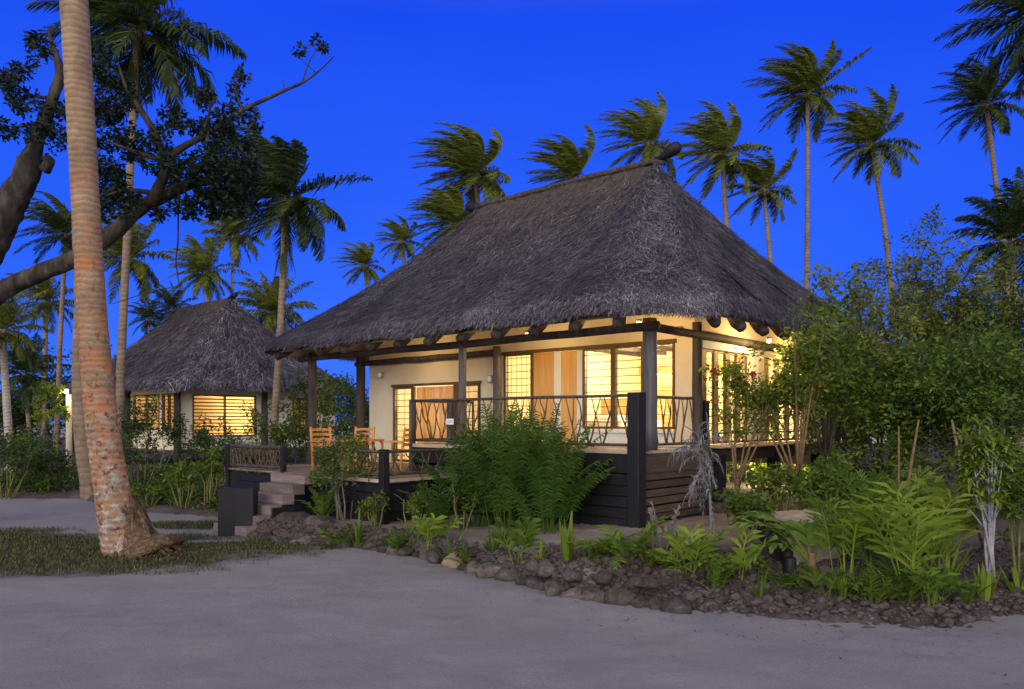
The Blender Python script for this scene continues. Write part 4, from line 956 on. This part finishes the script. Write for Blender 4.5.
# planting along the terrace and the deck
sh('loose leafy shrub with thin stems by the lower terrace, right of the stairs',345,520,76,88,'green',stem='twig',nst=11,ncl=70,nleaf=38,ls=.085,seed=1,low=.3,tone=-.05,srad=.016)
sh('small light green bush beside the front corner post of the terrace',375,528,34,40,'lime',nst=7,ncl=16,nleaf=34,ls=.075,seed=2,tone=-.15)
sh('small rounded light green bush with bare stems, right of the terrace corner post',411,530,40,46,'lime',nst=9,ncl=22,nleaf=34,ls=.075,seed=3,tone=-.1,low=.45)
fernclump('thin feathery plant in front of the dark deck skirting',440,531,.3,13,1.35,(55,82),'areca',.22,.03,1.0,seed=4,name='feathery_plant',cat='plant')
sh('low green shrub against the dark skirting, left of the big feathery clump',462,530,34,56,'green',nst=6,ncl=16,nleaf=28,ls=.08,seed=41,tone=-.1)
fernclump('small twiggy feathery plant at the foot of the stairs, under the loose shrub',322,520,.3,9,.8,(50,85),'fern',.14,.03,1.0,seed=5,name='feathery_plant',cat='plant')
for (px,py,nf,L,sd,lb,tn) in ((508,528,26,2.3,6,'tallest feathery cane palm clump in front of the deck railing',0),(548,532,20,2.1,7,'right hand feathery cane palm of the big clump by the deck',.04),(478,526,17,1.8,8,'left hand bushy cane palm of the big clump by the deck',.02),(530,522,20,2.4,9,'rear feathery cane palm of the big clump, touching the deck rail',-.04)):
    fernclump(lb,px,py,.3,int(nf*1.8),L*.95,(62,89),'areca',.30,.030,1.15,seed=sd,name='cane_palm',cat='cane palm',nl=40,hang=.6,tone=tn,spread=.35)
for (px,py,sd,lb,w_,h_) in ((500,524,61,'dense leafy bush filling the left of the cane palm clump',96,118),(540,526,62,'dense dark bush filling the middle of the cane palm clump',92,112)):
    sh(lb,px,py,w_,h_,'areca',nst=10,ncl=80,nleaf=46,ls=.13,asp=.16,seed=sd,tone=.05,low=.1,cr=.45)
straps('small grassy tuft at the edge of the stones under the cane palm clump',494,552,.25,16,.45,.035,seed=10,mat='green',tone=.05)
straps('yellowish grassy plant at the stone edge, left of the upright strap leaves',540,560,.25,14,.42,.035,(30,75),seed=11,tone=.0)
straps('upright strap leaved plant at the stone edge below the cane palms',568,562,.25,9,.72,.075,(72,88),droop=.3,seed=12,tone=.0)
straps('spreading narrow leaved plant right beside the upright strap leaves',588,560,.25,12,.55,.03,(35,75),seed=13,mat='green',tone=.1)
fernclump('bright fern with one raised frond in front of the deck corner post',628,560,.28,11,.88,(30,72),'fern',.24,.05,1.0,seed=14,tone=.15,nl=18)
fernclump('smaller drooping fern left of the bright fern at the deck corner',606,556,.28,8,.62,(20,60),'fern',.18,.04,1.2,seed=15,tone=.1,nl=16)
m2=MB(); x,y=spot(664,556,.28); tt=thing('dried_plant','thin dried seed stalks beside the slatted skirting','plant',(x,y,.25)); random.seed(4)
for k in range(9):
    a=random.uniform(0,6.28); h=random.uniform(.5,1.1); e=Vector((.22*math.cos(a),.15*math.sin(a),h)); m2.tube(poly_branch((0,0,0),e,4,.02),.007,5)
    for j in range(4): q=Vector((0,0,0)).lerp(e,.6+.1*j); m2.tube([q,q+Vector((random.uniform(-.05,.05),0,.04)),q+Vector((random.uniform(-.07,.07),0,.09))],[.006,.014,.004],5)
m2.build('stalks',M['twig'],tt,True)
ginger('low bright broad leaved plant in the dark soil below the slatted skirting',690,575,.3,11,.62,.26,.085,'lime',(25,80),seed=16,nleaf=7)
ginger('small dark leaved plant just left of the bright broad leaved plant',672,568,.3,7,.42,.18,.05,'green',(25,80),seed=17,nleaf=6)
EDGE=[(338,541,'green',20,'low on the bank below the loose shrub'),(358,536,'green',34,'between the loose shrub and the terrace corner post'),(396,541,'fern',26,'between the two light green bushes'),
 (428,545,'lime',28,'right of the rounded light green bush'),(452,549,'green',34,'below the feathery plant by the skirting'),(474,553,'green',30,'left of the small grassy tuft'),(518,560,'fern',34,'under the middle of the cane palms'),
 (648,566,'lime',26,'right of the bright fern'),(716,588,'green',30,'right of the low bright plant in dark soil'),(738,578,'lime',34,'in the dark soil left of the log edging'),(760,596,'green',26,'below the log edging'),(783,588,'fern',34,'below the bent young palm'),
 (822,600,'green',30,'at the bed edge under the young palm'),(843,603,'lime',26,'at the bed edge left of the long leaved clump'),(872,606,'green',36,'at the foot of the upright narrow leaved clump'),(930,606,'fern',34,'between the two strap leaved tufts'),(966,604,'green',34,'between the strap leaved tufts and the pale stems')]
for i,(px,py,mt,hh,wh) in enumerate(EDGE):
    x,y=spot(px,py); L=hpx(hh,y)*1.25
    k=i%3; nm={'fern':'small fern','lime':'small light green seedling','green':'small dark green seedling'}[mt]
    if k==0: ginger(nm+' '+wh,px,py,.3,9,L,L*.42,L*.13,mt,(35,85),seed=300+i,nleaf=6,name='seedling')
    elif k==1: straps(nm+' '+wh,px,py,.3,14,L,L*.07,(40,85),mt,seed=300+i,name='seedling')
    else: fernclump(nm+' '+wh,px,py,.3,11,L,(35,85),mt,L*.26,L*.05,1.0,seed=300+i,nl=14,name='seedling',cat='plant')
# drooping dry shrub
x,y=spot(711,548,.3); tt=thing('dead_shrub','dead grey shrub with drooping dry leaves by the corner of the deck','shrub',(x,y,.25)); random.seed(8); RNG=np.random.default_rng(8)
m2=MB(); m2.tube([(0,0,0),(.0,0,.5),(-.02,0,1.0),(-.05,0,1.8)],[.028,.022,.018,.010],8,jit=.1); qb=QB()
for k in range(9):
    z=random.uniform(.95,1.75); a=random.uniform(1.6,4.8); L=random.uniform(.3,.7)
    e=Vector((-.08+math.cos(a)*L*.62,math.sin(a)*L*.5,z+L*.75)); m2.tube([(-.02,0,z),tuple(Vector((-.02,0,z)).lerp(e,.5)+Vector((0,0,.08))),tuple(e)],[.018,.012,.006],6)
    for j in range(3): frond(qb,np.array(Vector((-.02,0,z)).lerp(e,.4+.15*j)),random.uniform(0,6.28),R(random.uniform(-30,50)),random.uniform(.3,.6),droop=2.6,nl=8,ll=.13,lw=.03,hang=1.2,r0=.006)
for k in range(4): frond(qb,(-.12,0,random.uniform(1.2,1.7)),random.uniform(1.2,5),R(random.uniform(-60,10)),random.uniform(.6,1.1),droop=2.5,nl=10,ll=.14,lw=.035,hang=1.5,r0=.006)
m2.build('stems',M['twig'],tt,True); qb.build('leaves',M['deadleaf'],tt)
sh('leafy green shrub left of the sawn log edging',742,542,52,56,'green',nst=8,ncl=30,nleaf=34,ls=.11,seed=18,tone=.05,low=.2)
sh('leafy green shrub behind the log edging, under the pale forked stems',782,522,62,58,'green',nst=8,ncl=44,nleaf=36,ls=.11,seed=181,tone=.1,low=.1)
sh('larger leafy shrub hiding the far stilt, left of the narrow leaved clump',832,530,70,72,'green',nst=9,ncl=60,nleaf=36,ls=.12,seed=182,tone=.0,low=.05)
sh('dark leafy shrub filling the shade behind the tallest narrow leaved clump',900,528,90,62,'green',nst=9,ncl=64,nleaf=36,ls=.12,seed=183,tone=-.1,low=.05)
# log edging holding back the sandy soil
pa=G(752,533,.30); pb=G(790,574,.30); tt=thing('log_edging','dark row of short upright logs holding back the sandy soil','edging',(pa.x,pa.y,.1)); n=20; random.seed(2)
for k in range(n):
    q=pa.lerp(pb,k/(n-1))-pa; m2=MB(); h=random.uniform(.40,.50); m2.tube([(q.x,q.y,-.1),(q.x,q.y,h-.02),(q.x,q.y,h)],[.085,.085,.07],9,jit=.06); m2.build('log',M['black'],tt,True)
mb=MB(); nx=26
for j in range(nx):
    for i in range(nx):
        s=j/(nx-1); w=i/(nx-1); q=pa.lerp(pb,s*1.05); x=q.x+.09+w*1.9; y=q.y+w*1.1; fall=max(0,min(1,(1-w)*2.0))*max(0,min(1,(1-s)*3.5))*max(0,min(1,.35+s*3)); fall=fall*fall*(3-2*fall); mb.v.append((x,y,bed_z(x,y)-.12+.48*fall+.03*fbm(x,y,4))); mb.r.append(.5)
mb.f=[(j*nx+i,j*nx+i+1,(j+1)*nx+i+1,(j+1)*nx+i) for j in range(nx-1) for i in range(nx-1)]
M['sandsoil']=rough_mat('sandy_soil',[(.3,(.24,.20,.15)),(.7,(.42,.35,.27))],5,8,1,.7,.03)
o=mb.build('sandy_bank',M['sandsoil'],None,True); o['kind']='structure'
# bent young coconut frond plant
random.seed(3); RNG=np.random.default_rng(3)
x,y=spot(812,568,.3); tt=thing('young_palm','young palm with broad arching frond bending left over the log edging','young palm',(x,y,.25)); qb=QB()
for a,e,L in ((R(172),58,1.55),(R(200),50,1.25),(R(150),66,1.35),(R(20),70,.9),(R(90),72,.9)): frond(qb,(0,0,.1),a,R(e),L,droop=2.1,nl=26,ll=.36,lw=.085,hang=.35,r0=.022,tone=.2,start=.35)
qb.build('fronds',M['fern'],tt); m2=MB(); m2.tube([(0,0,-.05),(.0,0,.3)],[.07,.04],9,jit=.1); m2.build('stem',M['brownstem'],tt,True)
ginger('upright narrow leaved clump right of the bent young palm',846,582,.3,12,1.0,.36,.06,'lime',(62,88),seed=20,nleaf=9,tone=-.18,spread=.25)
fernclump('taller fern clump behind the narrow leaved clump, under the dark bushes',872,556,.3,18,1.2,(45,85),'fern',.36,.04,1.1,seed=21,tone=.05,nl=24,spread=.2)
ginger('tallest bright clump of long narrow leaves in the middle of the right hand bed',912,594,.3,14,1.2,.42,.06,'lime',(66,89),seed=22,nleaf=9,tone=.0,spread=.2)
fernclump('drooping fern under the tallest bright clump of long leaves',890,592,.3,12,.9,(25,70),'fern',.26,.03,1.5,seed=222,tone=.0,nl=20,spread=.15)
straps('low tuft of pale grassy leaves at the foot of the tallest long leaved clump',905,602,.3,16,.6,.04,(25,70),seed=23,tone=-.05)
ginger('yellow green heliconia with wide raised leaves in the right hand bed',946,560,.3,9,1.15,.46,.11,'lime',(60,86),seed=24,nleaf=7,tone=.0)
ginger('broad leaved plant behind the heliconia in the shade',905,535,.3,9,1.1,.36,.10,'green',(55,86),seed=25,nleaf=9,tone=.15)
straps('upright strap leaved tuft right of the tallest long leaved clump',946,590,.3,11,.72,.055,(62,88),droop=.4,seed=26,tone=-.05)
straps('broad bright strap leaved tuft in front of the pale stems',986,600,.3,9,.52,.07,(68,88),droop=.3,seed=27,tone=.1)
straps('wide leaved tuft at the right edge of the bed',1020,598,.3,14,.6,.06,(35,80),seed=28,tone=.0)
# pale stemmed shrub
x,y=spot(990,588,.3); tt=thing('pale_stem_shrub','tall shrub with a bundle of pale bluish stems and leafy tops at right','shrub',(x,y,.25)); random.seed(6); RNG=np.random.default_rng(6); m2=MB(); cs=[]
for k in range(9):
    a=random.uniform(0,6.28); e=Vector((random.uniform(-.32,.28),random.uniform(-.2,.2),random.uniform(1.5,2.1))); b0=Vector((.07*math.cos(a),.07*math.sin(a),0)); mid=Vector((e.x*.35,e.y*.3,e.z*.5)); m2.tube([b0,b0.lerp(mid,.5)+Vector((random.uniform(-.03,.03),0,0)),mid,mid.lerp(e,.5),e],[.018,.017,.014,.011,.006],7,jit=.08)
    cs.append(e)
    for j in range(4): q=mid.lerp(e,-.1+.3*j); f_=q+Vector((random.uniform(-.3,.3),random.uniform(-.15,.15),random.uniform(.2,.45))); m2.tube([q,f_],[.012,.006],6); cs.append(f_)
m2.build('stems',M['palewood'],tt,True); qb=QB(); 
for c in cs:
    for j in range(18): blade(qb,np.array(c)+RNG.normal(0,.04,3),random.uniform(0,6.28),R(random.uniform(-10,70)),random.uniform(.14,.30),.045,1.2,random.uniform(-.1,.15),4)
qb.build('leaves',M['lime'],tt)
sh('leafy green shrub at the right edge beside the pale stems',1022,588,62,150,'green',nst=9,ncl=52,nleaf=34,ls=.12,seed=30,tone=.12,low=.1,asp=.3)
m2=MB(); x,y=spot(932,548,.3); tt=thing('dead_stalks','two bare leaning brown stalks between the ferns','stalks',(x,y,.25)); random.seed(1)
m2.tube([(-.45,0,0),(-.35,0,1.2),(-.2,0,2.1)],[.03,.025,.015],7,jit=.1); m2.tube([(-.55,0,0),(-.5,0,1.1),(-.5,0,2.0)],[.025,.02,.012],7,jit=.1); m2.tube([(.85,0,0),(.5,0,1.1),(.3,0,2.1)],[.035,.028,.018],7,jit=.1)
m2.build('stalks',M['brownstem'],tt,True)

# trees and big shrubs right of the bungalow
def tree(label,base,h,w,mat,crown0=.35,ncl=150,nleaf=34,ls=.13,trunk='bark',nb=9,tr=.11,seed=0,cr=.34,tone=0,asp=.42,lean=(0,0),name='tree',flower=0,dep=None,group=None,fork=.3,open_=.75):
    global RNG; random.seed(seed+2500); RNG=np.random.default_rng(seed+2500); base=Vector(base); dep=dep or w
    tt=thing(name,label,'tree',tuple(base),0,group); m2=MB(); cs=[]
    f0=Vector((lean[0]*fork,lean[1]*fork,h*fork)); m2.tube([(0,0,-.1),tuple(f0*.35+Vector((.04,0,0))),tuple(f0*.7-Vector((.03,0,0))),tuple(f0)],[tr*1.3,tr,tr*.9,tr*.85],10,jit=.08)
    for k in range(nb):
        a=k*2.4+random.uniform(-.4,.4); rr=random.uniform(.35,.9); e=Vector((lean[0]+math.cos(a)*w*.5*rr,lean[1]+math.sin(a)*dep*.5*rr,h*(crown0+(1-crown0)*random.uniform(.55,.98)*(1.05-.45*rr*rr))))
        s0=f0*random.uniform(.6,1); mid=s0.lerp(e,.5)+Vector((random.uniform(-.06,.06)*w,random.uniform(-.06,.06)*dep,.05*h)); m2.tube([s0,s0.lerp(mid,.5),mid,mid.lerp(e,.5)+Vector((0,0,.02*h)),e],[tr*.55,tr*.45,tr*.33,tr*.2,tr*.08],7,jit=.08)
        for j in range(7):
            q=s0.lerp(mid,1) if j<2 else mid.lerp(e,random.random()); g_=q+Vector((random.gauss(0,.11)*w,random.gauss(0,.11)*dep,random.uniform(-.02,.14)*h)); m2.tube([q,q.lerp(g_,.5)+Vector((0,0,.02*h)),g_],[tr*.16,tr*.1,tr*.05],5); cs.append(g_)
            for l in range(2): g2_=g_+Vector((random.gauss(0,.06)*w,random.gauss(0,.06)*dep,random.uniform(-.01,.07)*h)); m2.tube([g_,g2_],[tr*.06,tr*.03],4); cs.append(g2_)
    m2.build('trunk',M[trunk],tt,True)
    while len(cs)<ncl:
        a=random.uniform(0,6.28); e=random.uniform(-.9,1); rr=math.sqrt(1-e*e)*random.uniform(open_,1.0)*(1+.15*math.sin(3*a+seed)); cs.append(Vector((lean[0]+math.cos(a)*w*.5*rr,lean[1]+math.sin(a)*dep*.5*rr,h*(crown0+(1-crown0)*(.5+.5*e)*random.uniform(.85,1)))))
    random.shuffle(cs); cs=cs[:ncl]; rad=np.array([random.uniform(.5,1.1)*cr for _ in cs]); qb=QB(); leaf_cloud(qb,[tuple(c) for c in cs],rad,nleaf,ls,asp=asp,tone=tone); qb.build('crown',M[mat],tt)
    if flower:
        for _ in range(flower):
            q2=QB(); c=random.choice(cs)+Vector((random.uniform(-.2,.2),-.3,random.uniform(-.1,.1)))
            for p in range(6):
                a=p*1.05; d=np.array([math.cos(a),-.4,math.sin(a)])*.075; s=np.array([-math.sin(a),0,math.cos(a)])*.03; c_=np.array(c); q2.quads([[c_,c_+d*.6+s,c_+d,c_+d*.6-s]],random.random())
            q2.build('flower',M['redflower'],tt)
    return tt
def at(px,D,z=.28): return ((px-512)/F*D,D,z)
tree('leafy hibiscus tree with a few red flowers in front of the side windows',at(800,15.2),4.3,2.6,'green',.22,165,32,.12,'brownstem',10,.05,seed=1,cr=.26,flower=5,fork=.22,tone=.02,lean=(-.15,0))
tree('slender hibiscus with pale forked stems below the side windows',at(735,15.6),3.3,1.5,'green',.42,46,24,.10,'brownstem',6,.05,seed=2,cr=.2,fork=.28,lean=(.2,0),tone=.0)
tree('dense dark bushy tree right of the side windows',at(880,17.5),3.9,3.6,'green',.12,300,40,.13,'bark',9,.08,seed=3,cr=.42,fork=.2,tone=-.06)
tree('leafy green tree in front of the back end of the main roof',at(826,16.6),4.6,1.9,'green',.35,140,36,.13,'bark',8,.06,seed=31,cr=.3,fork=.3,tone=.05)
tree('dense green bushy tree at the right with its crown low over the ferns',at(975,16.5),4.2,4.1,'green',.14,320,42,.13,'bark',9,.08,seed=4,cr=.4,fork=.25,tone=-.02)
tree('yellow green bushy tree between the roof and the airy tree',at(856,18.8),5.3,2.5,'olive',.3,190,40,.15,'bark',8,.08,seed=5,cr=.36,fork=.3,tone=.2)
tree('airy fine leaved tree with open branches on the right skyline',at(925,25),7.9,5.8,'olive',.3,420,30,.16,'bark',15,.09,seed=6,cr=.36,fork=.25,tone=.08,open_=.3)
tree('second airy tree at the right edge of the skyline',at(1010,25),7.4,4.8,'olive',.28,330,30,.16,'bark',12,.1,seed=7,cr=.4,fork=.25,tone=-.14,open_=.4)
tree('dark tree filling the gap behind the hibiscus',at(835,27),5.6,4.0,'dark',.1,170,40,.15,'bark',8,.1,seed=8,cr=.5,fork=.2,tone=0)
tree('large dark tree at the back on the right',at(960,31),7.0,7.5,'dark',.08,260,44,.17,'bark',8,.14,seed=9,cr=.7,fork=.2,tone=-.05)
# lit greenery behind the stilts
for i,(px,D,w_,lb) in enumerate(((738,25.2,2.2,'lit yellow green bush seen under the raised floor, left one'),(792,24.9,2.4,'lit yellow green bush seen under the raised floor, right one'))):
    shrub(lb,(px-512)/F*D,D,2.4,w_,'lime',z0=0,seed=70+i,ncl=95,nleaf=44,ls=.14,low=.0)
q=Vector((7.6,23.4,.9)); tt=thing('garden_lamp','small garden lamp shining low behind the stilts','lamp',(q.x,q.y,.1)); m2=MB(); m2.tube([(0,0,0),(0,0,.6)],.03,8); m2.build('lamp_post',M['metal'],tt); m2=MB(); m2.tube([(0,0,.6),(0,0,.75)],[.07,.07],12); m2.build('lamp_shade',M['lampsoft'],tt)
point(Vector((q.x,q.y,1.0)),420,(1,.85,.5),.08)

# left-hand planting
far('dark leafy bush under the left blinds of the far hut',150,398,29,70,'dark',seed=80,ncl=60,nleaf=40,ls=.14,nst=9,tone=-.05)
far('dark bush in front of the right hand blinds of the far hut',212,412,27,62,'dark',seed=81,ncl=52,nleaf=40,ls=.13,nst=8)
far('green leafy bush between the far hut and the stairs, behind the terrace rail',262,408,23.5,58,'green',seed=82,ncl=52,nleaf=36,ls=.12,nst=8,tone=-.08)
far('green bush left of the terrace corner post, beside the shaggy palm',296,412,25,44,'green',seed=83,ncl=44,nleaf=36,ls=.12,nst=8,tone=-.05)
far('mixed green shrub seen between the two left posts of the terrace',340,374,28,70,'green',seed=84,ncl=80,nleaf=36,ls=.14,nst=10,tone=0)
fernclump('streaky young palm seen between the left posts of the terrace',345,437,.1,12,2.4,(50,85),'fern',.4,.05,1.1,seed=85,name='young_palm',cat='young palm',tone=.05) if False else None
far('dark bush closing the view behind the terrace',322,372,36,110,'dark',seed=86,ncl=80,nleaf=40,ls=.18,nst=8)
sh('low rounded bright green bush right of the leaning palm',150,508,44,26,'lime',z=.14,nst=6,ncl=26,nleaf=40,ls=.09,seed=87,tone=-.18,low=.1)
sh('yellow green bush with broad leaves left of the black pier, taller one',184,508,34,58,'lime',z=.14,nst=8,ncl=22,nleaf=30,ls=.12,seed=88,tone=-.15)
sh('yellow green bush nearest the black pier',208,508,32,66,'green',z=.14,nst=8,ncl=24,nleaf=30,ls=.12,seed=89,tone=.1)
sh('spindly green shrub behind the low bright bush',140,490,50,62,'green',z=.14,stem='twig',nst=8,ncl=30,nleaf=28,ls=.12,seed=90,tone=-.1)
sh('twiggy shrub with pale stems left of the terrace rail',226,492,34,70,'green',z=.14,stem='twig',nst=9,ncl=18,nleaf=26,ls=.1,seed=91,tone=-.05,low=.5)
far('dark hedge bush at the left edge, nearest the frame',5,430,24,70,'dark',seed=92,ncl=56,nleaf=40,ls=.11,low=.0,nst=8)
far('dark hedge bush left of the double palm trunks',52,446,25,56,'dark',seed=93,ncl=48,nleaf=40,ls=.11,low=.0,nst=8)
far('bushy hedge plant between the left edge bush and the palm trunks, rear one',28,424,28,70,'green',seed=94,ncl=60,nleaf=40,ls=.12,low=.0,nst=8,tone=-.15)
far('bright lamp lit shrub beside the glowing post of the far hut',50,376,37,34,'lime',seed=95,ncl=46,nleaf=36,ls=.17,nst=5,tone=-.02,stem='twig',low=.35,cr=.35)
tree('big dark tree filling the background at far left',at(75,52,0),7.0,7.0,'dark',.05,190,40,.26,'bark',7,.2,seed=20,cr=.8,fork=.2,tone=-.1)
tree('second big dark tree at the very left background',at(15,50,0),5.2,6.5,'dark',.05,170,40,.26,'bark',7,.2,seed=21,cr=.8,fork=.2,tone=-.1)
tree('dark tree behind the left end of the far hut',at(112,62,0),7.5,5.5,'dark',.1,140,40,.26,'bark',7,.2,seed=22,cr=.8,fork=.2,tone=-.1)
q=L2W(0,0); q=W(69,400,38); point(Vector((q.x,q.y-.5,q.z+.3)),60,(1,.72,.38),.1)
tt=thing('lamp_post','pale wooden post with a glowing lamp at the left end of the far hut','lamp post',(q.x,q.y,0)); m2=MB(); m2.tube([(0,0,0),(0,0,3.6)],[.15,.13],10); m2.build('post',M['plaster'],tt,True); m2=MB(); m2.tube([(0,-.22,q.z+.3),(0,-.22,q.z+.5)],[.09,.09],12); m2.build('lamp_shade',M['lampwarm'],tt)
q=W(45,461,0) if False else G(45,461,.1); tt=thing('carved_post','dark weathered carved post standing in front of the lamp lit shrub','post',(q.x,q.y,0)); m2=MB()
m2.tube([(0,0,0),(.02,0,.5),(-.03,0,.95),(0,0,1.35),(.02,0,1.55),(.02,0,1.62),(.02,0,1.78),(.02,0,1.9)],[.20,.22,.26,.33,.24,.13,.16,.06],12,jit=.1); m2.build('post',M['log'],tt,True)
random.seed(50); RNG=np.random.default_rng(50); qb=QB(); cs=[]; rr_=[]
while len(cs)<1500:
    x=random.uniform(-19,-6.9); y=random.uniform(19.5,34)
    if bed_d(x,y)<.3 or noise.noise(Vector((x*.5,y*.5,0)))<-.22: continue
    cs.append((x,y,bed_z(x,y)+random.uniform(0,.28))); rr_.append(random.uniform(.14,.32))
leaf_cloud(qb,cs,np.array(rr_),26,.12,tone=-.15); o=qb.build('ground_cover',M['green']); o['kind']='stuff'; tag(o,'low leafy ground cover in front of the far hut','ground cover')
# distant wood closing the horizon
random.seed(77); RNG=np.random.default_rng(77); qb=QB(); cs=[]
for k in range(700):
    X=random.uniform(-95,95); D=random.uniform(66,92); h=2.5+2.2*(.5+.5*noise.noise(Vector((X*.12,0,0))))
    if X>12: h+=1.5
    cs.append((X,D,random.uniform(0,h)))
leaf_cloud(qb,cs,np.full(len(cs),1.3),30,.55,tone=-.15); o=qb.build('distant_wood',M['dark']); o['kind']='stuff'; tag(o,'dark distant wood behind the huts','wood')

# ------------------------------------------------------------------ rocks edging the bed
import bmesh
def rock(seed,s,mat):
    random.seed(seed); v,f=RV,RF; off=Vector((seed*7.3,seed*1.9,seed*3.1)); out=[]
    for p in v:
        q=Vector(p); n1=noise.noise(q*1.3+off)*.34+noise.noise(q*3+off)*.14+noise.noise(q*7+off)*.09+noise.noise(q*15+off)*.04; w=q*(1+n1)
        for pl in range(5):
            random.seed(seed*31+pl); nn=Vector((random.gauss(0,1),random.gauss(0,1),random.gauss(0,1)+.3)).normalized(); dd=w.dot(nn)-.72
            if dd>0: w-=nn*dd*.85
        out.append((w.x*s[0],w.y*s[1],w.z*s[2]))
    mb=MB(); mb.add(out,f,random.random()); return mb
RV,RF=ico_unit(3)
random.seed(12); k=0; x=-5.35
while x<2.15:
    s=random.uniform(.11,.21)*(.8 if x<-1.4 else 1.08); y=float(np.interp(x,BX,BY))+random.uniform(.02,.12)
    warm=-1.0<x<-.62 and not any(o.get('label','').startswith('pale sandstone') for o in bpy.data.objects)
    st=random.getstate(); mb=rock(k+1,(s*random.uniform(.95,1.35),s*random.uniform(.8,1.1),s*random.uniform(.7,.95)),0); random.setstate(st)
    o=mb.build('rock',M['rockwarm' if warm else 'rock'],None,True); o.location=(x,y,s*.12); o.rotation_euler=(0,0,random.uniform(0,6.28))
    if warm: tag(o,'pale sandstone rock in the middle of the rough grey stone edging','rock')
    else: tag(o,'rough grey rock in the stone edging of the planted bed','rock','rocks edging the planted bed')
    if random.random()<.5:
        s2=s*random.uniform(.5,.8); st=random.getstate(); mb=rock(k+101,(s2*1.2,s2,s2*.8),0); random.setstate(st)
        o=mb.build('rock',M['rock'],None,True); o.location=(x+random.uniform(-.1,.1),y+.28,s2*.4+.20); tag(o,'rough grey rock in the stone edging of the planted bed','rock','rocks edging the planted bed')
    x+=s*random.uniform(1.35,1.8)*(.8 if x>-1.6 else .95); k+=1
for i,(px,py,lb) in enumerate(((290,530,'large rounded rock at the right foot of the stairs'),(318,534,'flat topped rock right of the large rounded rock by the stairs'))):
    p=G(px,py+6,0); mb=rock(300+i,(.42-.05*i,.34,.32),0); o=mb.build('rock',M['rock'],None,True); o.location=(p.x,p.y+.1,.20); tag(o,lb,'rock')
